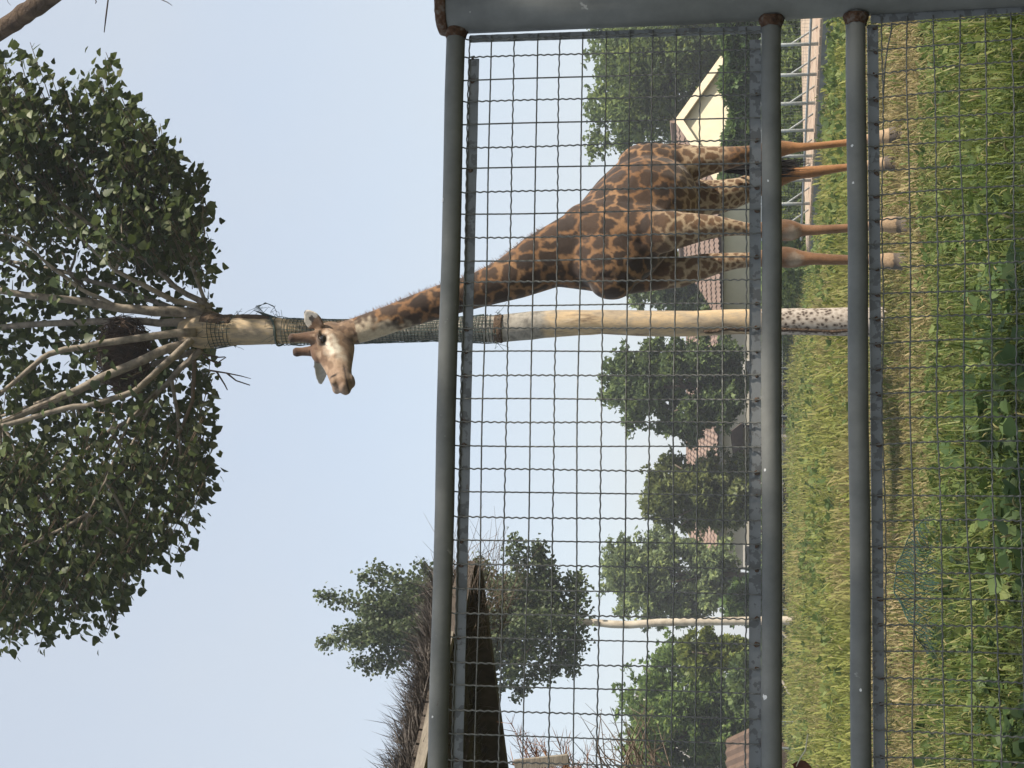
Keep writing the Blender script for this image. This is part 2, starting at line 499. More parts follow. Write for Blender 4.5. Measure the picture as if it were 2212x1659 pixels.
# ------------------------------------------------------------------ grasses and weeds
def blades(name, n, xfun, hgt, wid, curl, mat, dens=None, lean=.35, zfun=None, head=None):
    """n blades; xfun(k) -> (k,2) ground points; each blade two segments and a tip"""
    P2 = xfun(n)
    if dens is not None:
        nzv = np.array([noise.noise(Vector((p[0] * dens[0], p[1] * dens[0], dens[1]))) for p in P2])
        P2 = P2[nzv + RNG.normal(0, .18, len(P2)) > dens[2]]
    n = len(P2)
    big = np.array([noise.noise(Vector((p[0] * .8, p[1] * .8, 4))) for p in P2])
    az = RNG.uniform(0, 2 * np.pi, n)
    med = np.array([noise.noise(Vector((p[0] * 2.3, p[1] * 2.3, 9))) for p in P2])
    h = RNG.uniform(hgt[0], hgt[1], n) * (1 + .55 * big + .45 * med)
    if zfun is not None: h = h * zfun(P2)
    l = RNG.normal(0, lean, n)
    d = np.stack([np.cos(az), np.sin(az), np.zeros(n)], 1)
    sd = np.stack([-np.sin(az), np.cos(az), np.zeros(n)], 1)
    w = RNG.uniform(wid[0], wid[1], n)[:, None]
    b0 = np.concatenate([P2, np.full((n, 1), -.02)], 1)
    up = np.array([[0, 0, 1.0]])
    c = np.abs(RNG.normal(curl, curl * .5, n))
    p1 = b0 + up * (h * .5)[:, None] + d * (l * h * .35)[:, None]
    p2 = b0 + up * (h * .85)[:, None] + d * ((l * .8 + c * .35) * h)[:, None]
    p3 = b0 + up * (h * (1.0 - .25 * c))[:, None] + d * ((l + c) * h)[:, None]
    V = np.stack([b0 - sd * w * .6, b0 + sd * w * .6, p1 - sd * w, p1 + sd * w, p2 - sd * w * .7, p2 + sd * w * .7, p3], 1).reshape(-1, 3)
    bi = (np.arange(n) * 7)[:, None]
    F = [bi + np.array([[0, 1, 3, 2]]), bi + np.array([[2, 3, 5, 4]]), bi + np.array([[4, 5, 6]])]
    rnd = np.clip(RNG.random(n) * .7 + .3 * (big + .5), 0, 1)
    o = np_mesh(name, V, F, mat, None, np.concatenate([rnd] * 3))
    return o, p3, d


def in_wedge(y0, y1, margin=.6, power=1.0):
    def f(n):
        y = y0 + (y1 - y0) * RNG.random(n) ** power
        hw = y * .245 + margin
        return np.stack([RNG.uniform(-1, 1, n) * hw, y], 1)
    return f


G1 = leaf_mat("green_grass", [(0, (.045, .075, .016)), (.4, (.095, .14, .030)), (.75, (.17, .205, .052)), (1, (.34, .31, .14))], .35, .55, .3, patch=(.55, (.15, .145, .05), .52, .8))
G2 = leaf_mat("trodden_grass", [(0, (.13, .12, .045)), (.5, (.25, .21, .095)), (1, (.42, .345, .20))], .3, .7, .15, patch=(.5, (.10, .125, .03), .52, .7))
G3 = leaf_mat("tall_weeds", [(0, (.11, .14, .03)), (.5, (.19, .22, .05)), (1, (.34, .34, .11))], .42, .6, .2, patch=(.3, (.29, .25, .11), .5, .66))
G4 = leaf_mat("seed_head", [(0, (.15, .16, .055)), (.6, (.22, .22, .09)), (1, (.34, .29, .15))], .3, .8, .1)
G5 = leaf_mat("broad_leaf", [(0, (.038, .07, .022)), (.6, (.065, .11, .036)), (1, (.12, .17, .06))], .35, .55, .25)

o, tips, tdir = blades("meadow_grass", 112000, in_wedge(6.4, 12.9, 1.2), (.10, .30), (.0022, .0055), .5, G1, (.6, 1.3, -.6), zfun=lambda p: np.interp(p[:, 1], [7, 9.5, 11.5, 12.9], [1.0, .9, .45, .25]))
tag(o, "short green meadow grass behind the lower mesh panel", "grass", kind="stuff")
o, _, _ = blades("trodden_grass", 52000, in_wedge(11.6, 21, 1.2), (.04, .15), (.003, .008), .6, G2, (.5, 5.1, -.45))
tag(o, "dry tan trodden grass round the giraffe's hooves", "grass", kind="stuff")
o, t3, _ = blades("green_tufts", 9000, in_wedge(12.5, 20), (.06, .18), (.004, .009), .4, G1, (.9, 8.7, .02))
tag(o, "green tufts scattered through the dry grass", "grass", kind="stuff")


def weed_h(p):
    wx = np.interp(p[:, 1], [20, 26.3, 33.3, 36, 54], [9.0, 6.3, 2.7, 2.6, 8])
    gap = wx - p[:, 0]
    s = np.interp(gap, [-.1, .2, 1.2, 3.5, 6], [0.0, .42, .42, .6, 1.0])
    return s * np.interp(p[:, 1], [20.5, 24, 30], [.35, .7, 1.0])


o, wt, wd = blades("tall_weeds", 78000, in_wedge(20.5, 47, 1.5, .8), (.26, .66), (.007, .018), .45, G3, (.25, 2.2, -.5), zfun=weed_h)
tag(o, "tall yellow-green weeds in the pasture beyond the giraffe", "weeds", kind="stuff")
o, s_t, s_d = blades("grass_stalks", 5200, in_wedge(6.8, 10.6), (.26, .50), (.0018, .004), .35, G1, (.8, 3.3, -.2), lean=.3, zfun=lambda p: np.interp(p[:, 1], [7, 9.0, 10.6], [1.0, .85, .5]))
tag(o, "tall flowering grass stalks nearest the fence", "grass", kind="stuff")
# leafy weeds mixed through the field
wp = in_wedge(21, 46, 1.5, .8)(17000)
wz = np.array([noise.noise(Vector((p[0] * .5, p[1] * .35, 6))) for p in wp]) + RNG.normal(0, .12, len(wp))
wp = wp[(wz > .05)]
hmax = .55 * weed_h(wp)
wp = np.concatenate([wp, (RNG.random(len(wp)) ** .6 * hmax)[:, None]], 1)
G6 = leaf_mat("field_weed_leaf", [(0, (.06, .10, .028)), (.6, (.11, .16, .045)), (1, (.21, .25, .085))], .4, .6, .2)
tag(leaves("field_weeds", wp, RNG.normal(0, 1, wp.shape) + np.array([0, 0, .6]), RNG.normal(0, .7, wp.shape) + np.array([0, 0, 1]), RNG.uniform(.06, .14, len(wp)), SPRIG_V, SPRIG_F, G6), "leafy green weeds growing in clumps through the tall grass", "weeds", kind="stuff")
np_ = in_wedge(7, 12.6, .8)(10000)
nzz = np.array([noise.noise(Vector((p[0] * 1.3, p[1] * 1.1, 16))) for p in np_]) + RNG.normal(0, .12, len(np_))
np_ = np_[nzz > .02]
hh_ = np.interp(np_[:, 1], [7, 9.5, 11.5, 12.9], [.30, .26, .12, .06])
np_ = np.concatenate([np_, (RNG.random(len(np_)) ** .7 * hh_)[:, None]], 1)
tag(leaves("meadow_weeds", np_, RNG.normal(0, 1, np_.shape) + np.array([0, 0, .5]), RNG.normal(0, .6, np_.shape) + np.array([0, 0, 1]), RNG.uniform(.025, .065, len(np_)), SPRIG_V, SPRIG_F, G6), "small-leaved weeds mixed into the meadow grass", "weeds", kind="stuff")
o, _, _ = blades("pasture_grass", 26000, in_wedge(45, 82, 3, 1.0), (.10, .28), (.02, .05), .35, G1, (.2, 3.2, -.6))
tag(o, "low green pasture grass before the far trees", "grass", kind="stuff")


def foxtails(name, base, d, size, label):
    """curved bristly seed heads on the ends of the blades"""
    n = len(base)
    V, F = [], []
    k, m_ = 5, 5
    t = np.linspace(0, 1, k)
    L = RNG.uniform(size[0], size[1], n)
    c = RNG.uniform(.3, 1.3, n)
    ang = c[:, None] * t[None, :] * 1.5
    fx = np.cumsum(np.sin(ang), 1) / k; fz = np.cumsum(np.cos(ang), 1) / k
    ctr = base[:, None, :] + L[:, None, None] * (d[:, None, :] * fx[:, :, None] + np.array([0, 0, 1.])[None, None, :] * fz[:, :, None])
    sd = np.cross(d, np.array([0, 0, 1.]))
    rad = np.array([.25, .9, 1.0, .7, .15])[None, :] * (L * .085)[:, None]
    a = np.arange(m_) * 2 * np.pi / m_
    up = d[:, None, :] * np.cos(ang)[:, :, None] - np.array([0, 0, 1.])[None, None, :] * np.sin(ang)[:, :, None]
    V = ctr[:, :, None, :] + rad[:, :, None, None] * (sd[:, None, None, :] * np.cos(a)[None, None, :, None] + up[:, :, None, :] * np.sin(a)[None, None, :, None])
    V = V.reshape(-1, 3)
    bi = (np.arange(n) * k * m_)[:, None]
    F = []
    for i in range(k - 1):
        for q in range(m_):
            q2 = (q + 1) % m_
            F.append(bi + np.array([[i * m_ + q, i * m_ + q2, (i + 1) * m_ + q2, (i + 1) * m_ + q]]))
    r_ = RNG.random(n)
    return tag(np_mesh(name, V, F, G4, None, np.concatenate([r_] * len(F)), True), label, "grass", kind="stuff")


selS = RNG.permutation(len(s_t))[:1400]
foxtails("stalk_heads", s_t[selS], s_d[selS], (.035, .065), "bristly seed heads nodding on the tall grass stalks")
sel = RNG.permutation(len(tips))[:2200]
foxtails("foxtail_heads", tips[sel] + np.array([0, 0, .03]), tdir[sel], (.035, .075), "curved bristly foxtail seed heads among the meadow grass")
okw = np.where(wt[:, 2] > .2)[0]
sel = RNG.permutation(okw)[:6500]
foxtails("weed_seed_heads", wt[sel], wd[sel], (.06, .12), "pale drooping seed heads on the tall weeds")


# broad-leaved creeper, thickest at the lower left
def broad(n):
    out = []
    while len(out) < n:
        Y = random.uniform(560, 1760); X = random.uniform(2050, 2330)
        edge = 2120 + max(0, (1150 - Y)) * .16 - max(0, Y - 1200) * .12 + 60 * noise.noise(Vector((Y * .012, 0, 3)))
        if X < edge: continue
        dv = (1106 - X) / FPX
        D = -HCAM / ((ST + dv * CT) / (CT - dv * ST))
        p = P(X, Y, D)
        if noise.noise(Vector((p.x * 1.7, p.y * 1.2, 7))) < -.12: continue
        out.append((p.x, p.y, random.uniform(.03, .28)))
    return np.array(out)


bp2 = broad(1700)
nn_ = len(bp2)
az = RNG.uniform(0, 6.283, nn_)
dd = np.stack([np.cos(az), np.sin(az), RNG.normal(-.15, .35, nn_)], 1)
nr = np.stack([RNG.normal(0, .4, nn_), RNG.normal(-.35, .4, nn_), np.ones(nn_)], 1)
HEART_V = np.array([(0, 0, 0), (-.3, -.1, .05), (-.52, .15, .1), (-.42, .55, .08), (0, 1, -.1), (.42, .55, .08), (.52, .15, .1), (.3, -.1, .05)])
HEART_F = [(0, 4, 3, 2, 1), (0, 7, 6, 5, 4)]
tag(leaves("creeper_leaves", bp2, dd, nr, RNG.uniform(.035, .105, nn_), HEART_V, HEART_F, G5), "broad-leaved creeper sprawling over the grass at the lower left", "creeper", kind="stuff")

# sagging green plastic net lying in the grass
b = MB()
netroot_pts = {}


def net_pt(u, v):
    # u along (0..1), v up (0..1)
    Y = 1120 + 345 * u
    D = 10.5 - .5 * u + .2 * math.sin(u * 7)
    base = P(2085, Y, D); base.z = 0
    hgt = .50 * (math.sin(math.pi * min(1, max(0, (u * .93 + .05)))) ** .55)
    sag = .25 * v * v + .05 * noise.noise(Vector((u * 6, v * 3, 1)))
    return Vector((base.x + .05 * noise.noise(Vector((u * 5, v * 4, 8))), base.y + sag * 1.6 - .1 + .10 * math.sin(u * 11 + v * 3), max(.01, hgt * v * (1 - .2 * v) + .03 * noise.noise(Vector((u * 9, v * 5, 2))))))


for k in range(-10, 50):
    for sg in (1, -1):
        pl = []
        for i in range(13):
            v = i / 12
            u = k / 38 + sg * v * .16 + .006 * math.sin(k * 2.3)
            if 0 <= u <= 1: pl.append(net_pt(u, v))
        if len(pl) > 2: b.tube(pl, .0038, 3, False)
b.tube([net_pt(i / 40, 1) for i in range(41)], .004, 4, False)
o = b.build("plastic_net", M['plastic_net'], None, True, loc=(-1.2, 11.4, 0))
tag(o, "dark green plastic netting sagging in the grass behind the mesh", "net")

# ------------------------------------------------------------------ far buildings, walls, hedges, trees
def foliage_points(n, blobs):
    """points in a union of ellipsoids, denser towards the skin; blobs (c, r) arrays"""
    pts, out = [], []
    w = np.array([b_[1][0] * b_[1][1] + b_[1][0] * b_[1][2] for b_ in blobs]); w = w / w.sum()
    idx = RNG.choice(len(blobs), n, p=w)
    d = unit(RNG.normal(0, 1, (n, 3)))
    rad = .55 + .47 * RNG.random(n) ** .7
    C_ = np.array([b_[0] for b_ in blobs])[idx]; R_ = np.array([b_[1] for b_ in blobs])[idx]
    return C_ + d * R_ * rad[:, None], d


def far_tree(name, label, X0, X1, Yc, hw, D, mat, n, size, group=None, lean=0, shape='round', seed=1, stems=1, depth=None, droop=0.0, trunk_r=.13, cat="tree"):
    rs = random.Random(seed)
    top, bot = P(X0, Yc, D), P(X1, Yc, D)
    H = top.z - bot.z; W = hw * px(D); dep = depth or W
    root = empty(name, (bot.x, D, 0), label, cat, group)
    b = MB()
    for s_ in range(stems):
        ox = rs.uniform(-.3, .3) * (stems > 1) * W
        b.tube([(bot.x + ox * .4, D, -.1), (bot.x + ox * .7 + .1, D, bot.z + H * .2), (bot.x + ox + lean * .3, D + .1, bot.z + H * .5), (bot.x + ox + lean * .5, D, bot.z + H * .8)], [trunk_r, trunk_r * .8, trunk_r * .5, .03], 7)
        for k in range(6):
            zz = bot.z + H * rs.uniform(.1, .6); a = rs.uniform(0, 6.28)
            b.tube([(bot.x + ox, D, zz), (bot.x + ox + math.cos(a) * W * .4, D + math.sin(a) * dep * .4, zz + H * .15), (bot.x + ox + math.cos(a) * W * .7, D + math.sin(a) * dep * .7, zz + H * .32)], [trunk_r * .5, trunk_r * .3, .02], 5)
    b.build("trunk", M['far_bark'], root, True)
    blobs = []
    nl = 20
    for k in range(nl):
        t = (k + rs.random()) / nl
        z = bot.z + H * (.10 + .78 * t)
        if shape == 'round': prof = math.sin(math.pi * (.14 + .74 * t)) ** .7
        else: prof = (1 - t) ** .7 * .95 + .1
        a = k * 2.4 + rs.uniform(-.5, .5); rr = rs.uniform(.15, .80) * prof
        lr = W * rs.uniform(.30, .48)
        cx, cy = bot.x + lean * t + math.cos(a) * rr * W, D + math.sin(a) * rr * dep
        for q in range(9):
            v = Vector((rs.gauss(0, 1), rs.gauss(0, 1), rs.gauss(0, 1))).normalized() * rs.uniform(.35, 1.0)
            r0 = lr * rs.uniform(.22, .50)
            blobs.append(((cx + v.x * lr, cy + v.y * lr * dep / W, z + v.z * lr * .8), (r0, r0 * dep / W, r0 * rs.uniform(.6, 1.0))))
        for q in range(4):       # loose sprays that break the outline
            v = Vector((rs.gauss(0, 1), rs.gauss(0, .6), rs.gauss(.5, .8))).normalized()
            for j in range(3):
                e = lr * (.9 + .22 * j); r0 = lr * (.15 - .03 * j)
                blobs.append(((cx + v.x * e, cy + v.y * e * dep / W, z + v.z * e * .85), (r0, r0, r0)))
    pts, d = foliage_points(n, blobs)
    pts = pts + RNG.normal(0, W * .035, pts.shape)
    pts = pts[(pts[:, 2] > .05)]
    d = d[:len(pts)]
    pts = pts[pts[:, 2] < top.z + .1 + .25 * RNG.random(len(pts))]
    d = unit(pts - np.array([bot.x, D, bot.z + H * .4])); d = d + RNG.normal(0, .6, d.shape); d[:, 2] -= droop
    nr_ = RNG.normal(0, .7, d.shape) + np.array([0, 0, 1.0])
    leaves("crown", pts, d, nr_, RNG.uniform(size * .6, size * 1.3, len(pts)), SPRIG_V, SPRIG_F, mat, root)
    return root


def hedge(name, label, pts_line, h, thick, mat, n, size, cat="hedge"):
    """pts_line: list of (x, y) ; foliage box along it"""
    root = empty(name, (pts_line[0][0], pts_line[0][1], 0), label, cat)
    segs = []
    for (x0, y0), (x1, y1) in zip(pts_line, pts_line[1:]):
        segs.append((x0, y0, x1, y1, math.hypot(x1 - x0, y1 - y0)))
    tot = sum(s_[4] for s_ in segs)
    out, dirs = [], []
    for x0, y0, x1, y1, L in segs:
        k = int(n * L / tot)
        t = RNG.random(k); off = RNG.uniform(-1, 1, k); z = RNG.random(k) ** .8
        zz = np.array([h * (1 + .16 * noise.noise(Vector((x0 + (x1 - x0) * q, y0 * .3, 2)) * 1.1)) for q in t])
        nx_, ny_ = -(y1 - y0) / L, (x1 - x0) / L
        rr = thick * (1 - .35 * z ** 3)
        bump_ = np.array([noise.noise(Vector(((x0 + (x1 - x0) * q) * 2, v * h * 2, 5))) for q, v in zip(t, z)])
        off = np.sign(off) * np.abs(off) ** .4 * (1 + .3 * bump_)
        out.append(np.stack([x0 + (x1 - x0) * t + nx_ * off * rr, y0 + (y1 - y0) * t + ny_ * off * rr, z * zz], 1))
        dirs.append(np.stack([nx_ * np.sign(off), ny_ * np.sign(off), np.full(k, .2)], 1))
    pts = np.concatenate(out); d = np.concatenate(dirs) + RNG.normal(0, .6, pts.shape)
    leaves("foliage", pts, d, RNG.normal(0, .8, d.shape) + np.array([0, -.3, .7]), RNG.uniform(size * .6, size * 1.3, len(pts)), SPRIG_V, SPRIG_F, mat, root)
    return root


def tiled_slope(b, e0, e1, r1, r0, pitch=.26, rows=9):
    """pan tiles as real ribs: eave e0->e1, ridge r0->r1"""
    e0, e1, r0, r1 = map(Vector, (e0, e1, r0, r1))
    nrm = (e1 - e0).cross(r0 - e0).normalized()
    if nrm.z < 0: nrm = -nrm
    cols = max(2, int((e1 - e0).length / pitch)) * 2
    g0 = len(b.v)
    vv = []
    for j in range(rows * 2 + 1):
        t = (j // 2 + (j % 2) * .98) / rows if j < rows * 2 else 1.0
        lift = .035 if j % 2 == 0 else .0
        for i in range(cols + 1):
            u = i / cols
            p = e0.lerp(e1, u).lerp(r0.lerp(r1, u), t)
            vv.append(p + nrm * (lift + .05 * (i % 2)))
    ff = [(j * (cols + 1) + i, j * (cols + 1) + i + 1, (j + 1) * (cols + 1) + i + 1, (j + 1) * (cols + 1) + i) for j in range(rows * 2) for i in range(cols)]
    b.add(vv, ff)


# cream gabled house on the right, turned a little
D1 = 52
apex = P(1462, 262, D1); Rv2 = P(1558, 112, D1)
zE = Rv2.z; half = Rv2.x - apex.x
hroot = empty("cream_house", (apex.x, D1, 0), "cream rendered house with a pale gable behind the giraffe's rump", "house")
# the gable faces the sun, so the house is turned: u runs along the gable, w back along the ridge
HA = math.radians(34)
hu_, hw_ = Vector((math.cos(HA), math.sin(HA), 0)), Vector((-math.sin(HA), math.cos(HA), 0))
half = half / math.cos(HA) * 1.06
A0 = Vector((apex.x, D1, 0))


def HS(u, w, z):
    return A0 + hu_ * u + hw_ * w + Vector((0, 0, z))


sl_ = (apex.z - zE) / half
zw = apex.z - sl_ * half * .9 - .10
dep_ = 7.0
poly = [(-half * .9, -.1), (half * .9, -.1), (half * .9, zw), (0, apex.z - .10), (-half * .9, zw)]
b = MB()
b.add([HS(u, .16, z) for u, z in poly] + [HS(u, dep_, z) for u, z in poly],
      [(0, 1, 2, 3, 4), (9, 8, 7, 6, 5), (0, 4, 9, 5), (1, 6, 7, 2)])
wall1 = b.build("wall", M['cream'], hroot)
b = MB()
for sg in (-1, 1):
    e0_, e1_, r1_, r0_ = HS(sg * half, 0, zE + .05), HS(sg * half, dep_ + .3, zE + .05), HS(0, dep_ + .3, apex.z + .05), HS(0, 0, apex.z + .05)
    tiled_slope(b, e0_, e1_, r1_, r0_, rows=8)
    dz = Vector((0, 0, -.05))
    b.add([e0_ + dz, e1_ + dz, r1_ + dz, r0_ + dz], [(0, 1, 2, 3)])
roof = b.build("roof", M['tile'], hroot)
b = MB()
b.tube([HS(0, -.02, apex.z + .12), HS(0, dep_ + .3, apex.z + .12)], .10, 8)
b.build("ridge", M['tile'], roof)
for sg in (-1, 1):
    b = MB()
    q8 = []
    for w in (-.07, 0.0):
        q8 += [HS(sg * .002, w, apex.z + .06), HS(sg * half, w, zE + .06), HS(sg * half, w, zE - .20), HS(sg * .002, w, apex.z - .20)]
    b.add(q8, [(0, 1, 2, 3), (7, 6, 5, 4), (0, 4, 5, 1), (3, 2, 6, 7), (1, 5, 6, 2), (0, 3, 7, 4)])
    b.build("bargeboard", M['verge'], roof)

# long low house with a hipped tile roof behind the trees
D2 = 72
eL, eR = P(1552, 1262, D2), P(1552, 420, D2)
rL, rR = P(1487, 1150, D2 + 3.2), P(1487, 520, D2 + 3.2)
rL.z = rR.z = P(1487, 800, D2 + 3.2).z; eL.z = eR.z = P(1552, 800, D2).z
broot = empty("tiled_house", ((eL.x + eR.x) / 2, D2, 0), "long pale house with a hipped red tile roof behind the trees", "house")
b = MB()
b.box(((eL.x + eR.x) / 2, D2 + 3.2, eL.z / 2 - .1), (eR.x - eL.x - 1.2, 5.4, eL.z + .1))
bw = b.build("wall", M['pale_wall'], broot)
b = MB()
bk = Vector((0, 6.4, 0))
tiled_slope(b, eL, eR, rR, rL, rows=9)
tiled_slope(b, eL + bk, eL, rL, rL, rows=9)
tiled_slope(b, eR, eR + bk, rR, rR, rows=9)
tiled_slope(b, eL + bk, eR + bk, rR, rL, rows=9)
rf = b.build("roof", M['tile'], broot)
b = MB(); b.tube([rL, rR], .11, 8); b.build("ridge", M['tile'], rf)
b = MB(); b.box(((eL.x + eR.x) / 2, D2 + 3.2, eL.z - .10), (eR.x - eL.x - .2, 6.2, .16)); b.build("soffit", M['soffit'], broot)  # soffit slab, its grey standing in for the shadow band under the eaves
M['glass'], nd, lk, bs = new_mat("dark_glass")
bs.inputs["Base Color"].default_value = (.03, .035, .04, 1); bs.inputs["Roughness"].default_value = .1
for Yw in (470, 655, 800, 1020, 1200):
    q = P(1600, Yw, D2 + .45)
    b = MB(); b.box((q.x, D2 + .47, 1.5), (1.0, .08, 1.1)); wf = b.build("window", M['white_wall'], broot)
    b = MB(); b.box((q.x, D2 + .425, 1.5), (.84, .02, .94)); b.build("pane", M['glass'], wf)

# pale building glimpsed at the far left behind the trees
q = P(1372, 1640, 95)
wr = empty("white_building", (q.x - 2, 95, 0), "off-white building glimpsed behind the leftmost leafy trees", "house")
b = MB(); b.box((q.x - 1.5, 98, q.z / 2 - .1), (9, 6, q.z + .2)); b.build("wall", M['white_wall'], wr)
b = MB(); b.box((q.x - 1.5, 98, q.z + .12), (9.5, 6.5, .22)); b.build("roof", M['soffit'], wr)
for i in range(4):
    b = MB(); b.box((q.x - 5 + i * 2.2, 94.98, 2.0), (1.1, .08, 1.3)); wf = b.build("window", M['soffit'], wr)
    b = MB(); b.box((q.x - 5 + i * 2.2, 94.93, 2.0), (.9, .04, 1.1)); b.build("pane", M['glass'], wf)

# small kiosk with a dark frame
q0, q1 = P(1592, 1008, 58), P(1592, 912, 58)
kroot = empty("kiosk", ((q0.x + q1.x) / 2, 58, 0), "small cream kiosk with a dark roof edge between two trees", "kiosk")
b = MB(); b.box(((q0.x + q1.x) / 2, 59, .95), (q1.x - q0.x - .3, 1.6, 1.9)); b.build("wall", M['pale_wall'], kroot)
b = MB()
b.add([(q0.x, 57.9, 1.88), (q1.x, 57.9, 1.88), (q1.x, 60.1, 1.88), (q0.x, 60.1, 1.88), (q0.x + .1, 58.2, 2.22), (q1.x - .35, 58.2, 2.35), (q1.x - .35, 59.8, 2.35), (q0.x + .1, 59.8, 2.22)],
      [(3, 2, 1, 0), (4, 5, 6, 7), (0, 1, 5, 4), (1, 2, 6, 5), (2, 3, 7, 6), (3, 0, 4, 7)])
b.build("roof", M['dark_wood'], kroot)
for xx in (q0.x + .14, q1.x - .14):
    b = MB(); b.box((xx, 58.14, .95), (.09, .09, 1.86)); b.build("corner_post", M['dark_wood'], kroot)
b = MB()
for i in range(5): b.box((q0.x + .3 + i * (q1.x - q0.x - .6) / 4, 58.16, 1.25), (.05, .05, .9))
b.build("slat", M['dark_wood'], kroot)

# brown wooden rail fence in front of the long house
r0_, r1_ = P(1632, 1330, 60), P(1632, 1010, 60)
rroot = empty("wooden_railing", (r0_.x, 60, 0), "brown wooden railing under the trees beside the kiosk", "railing")
for i in range(8):
    x = r0_.x + (r1_.x - r0_.x) * i / 7
    b = MB(); b.box((x, 60, .75), (.10, .10, 1.5)); b.build("post", M['dark_wood'], rroot)
for z in (.55, 1.02, 1.42):
    b = MB(); b.box(((r0_.x + r1_.x) / 2, 59.93, z), (r1_.x - r0_.x, .05, .11)); b.build("rail", M['dark_wood'], rroot)

# brown ribbed-sheet shed at the far left
s0, s1 = P(1568, 1705, 48), P(1568, 1618, 48)
sroot = empty("sheet_shed", ((s0.x + s1.x) / 2, 48, 0), "brown ribbed-metal shed roof at the left edge", "shed")
zt_, ze_ = s1.z, P(1627, 1600, 47).z
b = MB()
n_ = 22
vv = []
for i in range(n_ + 1):
    x = s0.x - 2.0 + (s1.x - s0.x + 2.0) * i / n_
    k = .05 if i % 2 else 0
    vv += [(x + .9, 47.0, ze_ + k), (x, 49.4, zt_ + k)]
b.add(vv, [(2 * i, 2 * i + 2, 2 * i + 3, 2 * i + 1) for i in range(n_)])
b.build("roof", M['brown_sheet'], sroot)
b = MB(); b.box(((s0.x + s1.x) / 2 - .6, 48.3, ze_ / 2 - .02), (s1.x - s0.x + 1.6, 2.0, ze_)); b.build("wall", M['dark_wood'], sroot)

# brick-paved terrace on the right, with a pipe-and-mesh fence along its front edge
TZ = .25
def GPX(X, Y, z=TZ):
    dv = (1106 - X) / FPX
    D = (z - HCAM) / ((ST + dv * CT) / (CT - dv * ST))
    q = P(X, Y, D); q.z = z
    return q


ta, tb, tc_, td = GPX(1780, -60), GPX(1747, 540), GPX(1742, 540), GPX(1728, -60)
b = MB()
dn = Vector((0, 0, TZ + .1))
low_ = Vector((0, 0, -.03))
b.add([ta + low_, tb + low_, tc_ + low_, td + low_, ta - dn, tb - dn, tc_ - dn, td - dn], [(3, 2, 1, 0), (0, 1, 5, 4), (1, 2, 6, 5), (2, 3, 7, 6), (3, 0, 4, 7)])
terr = tag(b.build("terrace", M['concrete']), kind="structure")
fe = tb - ta; LW = fe.length; fd = fe.normalized(); fnv = Vector((fd.y, -fd.x, 0))
if fnv.y < 0: fnv = -fnv
pms = []
for k in range(2):
    bb = MB(); bb.box((0, 0, 0), (.235, .49, .05), ax=(fd, fnv, Vector((0, 0, 1))))
    me = bpy.data.meshes.new("paver"); me.from_pydata(bb.v, [], bb.f); me.update(); me.materials.append(M['brick'][k]); pms.append(me)
cand_ = []
for j in range(32):
    for i in range(int(LW / .25) + 90):
        q = ta + fd * (.13 + .25 * (i - 60) + .125 * (j % 2)) + fnv * (.26 + .50 * j)
        # inside the terrace outline
        ok = True
        for A, B in ((ta, tb), (tb, tc_), (tc_, td)):
            e_ = B - A
            if (e_.x * (q.y - A.y) - e_.y * (q.x - A.x)) > -.12 * e_.length: ok = False
        if ok and q.x < .30 * q.y: cand_.append(q)
cand_.sort(key=lambda q: q.y)
rest = MB()
for k, q in enumerate(cand_):
    z_ = random.uniform(-.006, .004)
    if k < 296:
        o = bpy.data.objects.new("paver", random.choice(pms)); COL.objects.link(o); o.parent = terr
        o.location = q + Vector((0, 0, z_ - .01))
    else:
        rest.box(q + Vector((0, 0, z_ - .01)), (.235, .49, .05), ax=(fd, fnv, Vector((0, 0, 1))))
if rest.v: tag(rest.build("far_pavers", M['brick'][0], terr), kind="stuff")

froot = empty("pipe_fence", ta + Vector((0, 0, -TZ)), "galvanised pipe and mesh fence along the brick terrace", "fence")
f0 = ta + fnv * .25
for i in range(10):
    q = f0 + fd * (.45 + i * .92)
    b = MB(); b.tube([q + Vector((0, 0, -.05)), q + Vector((0, 0, 1.02))], .032, 8); ps = b.build("post", M['far_metal'], froot, True)
    b = MB(); b.tube([q + Vector((0, 0, .50)), q + fnv * .45 + fd * .1 + Vector((0, 0, .0))], .018, 6); b.build("brace", M['far_metal'], ps, True)
for z in (.16, .98):
    b = MB(); b.tube([f0 + Vector((0, 0, z)), f0 + fd * LW + Vector((0, 0, z))], .024, 8)
    b.build("rail", M['far_metal'], froot, True)
b = MB()
for i in range(int(LW / .10)):
    q = f0 + fd * (.10 * i); b.bar(q + Vector((0, 0, .16)), q + Vector((0, 0, .98)), .0035, .0035)
for z in np.arange(.26, .98, .10):
    b.bar(f0 + Vector((0, 0, z)), f0 + fd * LW + Vector((0, 0, z)), .0035, .0035)
tag(b.build("mesh_wires", M['gate_metal'], froot), kind="stuff")

# low fence, gate frame and leaning pole on the far left lawn
lroot = empty("wire_fence", (-9.5, 50, 0), "thin post and wire fence across the far left lawn", "fence")
for i in range(12):
    x = -13 + i * 1.5
    b = MB(); b.tube([(x, 51, -.05), (x, 51, .95)], .03, 6); b.build("post", M['gate_metal'], lroot)
for z in (.3, .6, .9):
    b = MB(); b.tube([(-13, 51, z), (3.5, 51, z)], .008, 4); b.build("wire", M['gate_metal'], lroot)
ga, gb_ = P(1735, 1618, 40), P(1735, 1562, 40)
groot = empty("gate_frame", (ga.x, 40, 0), "dark metal gate frame standing in the weeds at left", "gate")
for x in (ga.x, gb_.x):
    b = MB(); b.tube([(x, 40, -.05), (x, 40, 1.15)], .035, 8); b.build("post", M['gate_metal'], groot)
for z in (.32, 1.1):
    b = MB(); b.tube([(ga.x - .06, 40, z), (gb_.x + .06, 40, z)], .03, 8); b.build("bar", M['gate_metal'], groot)
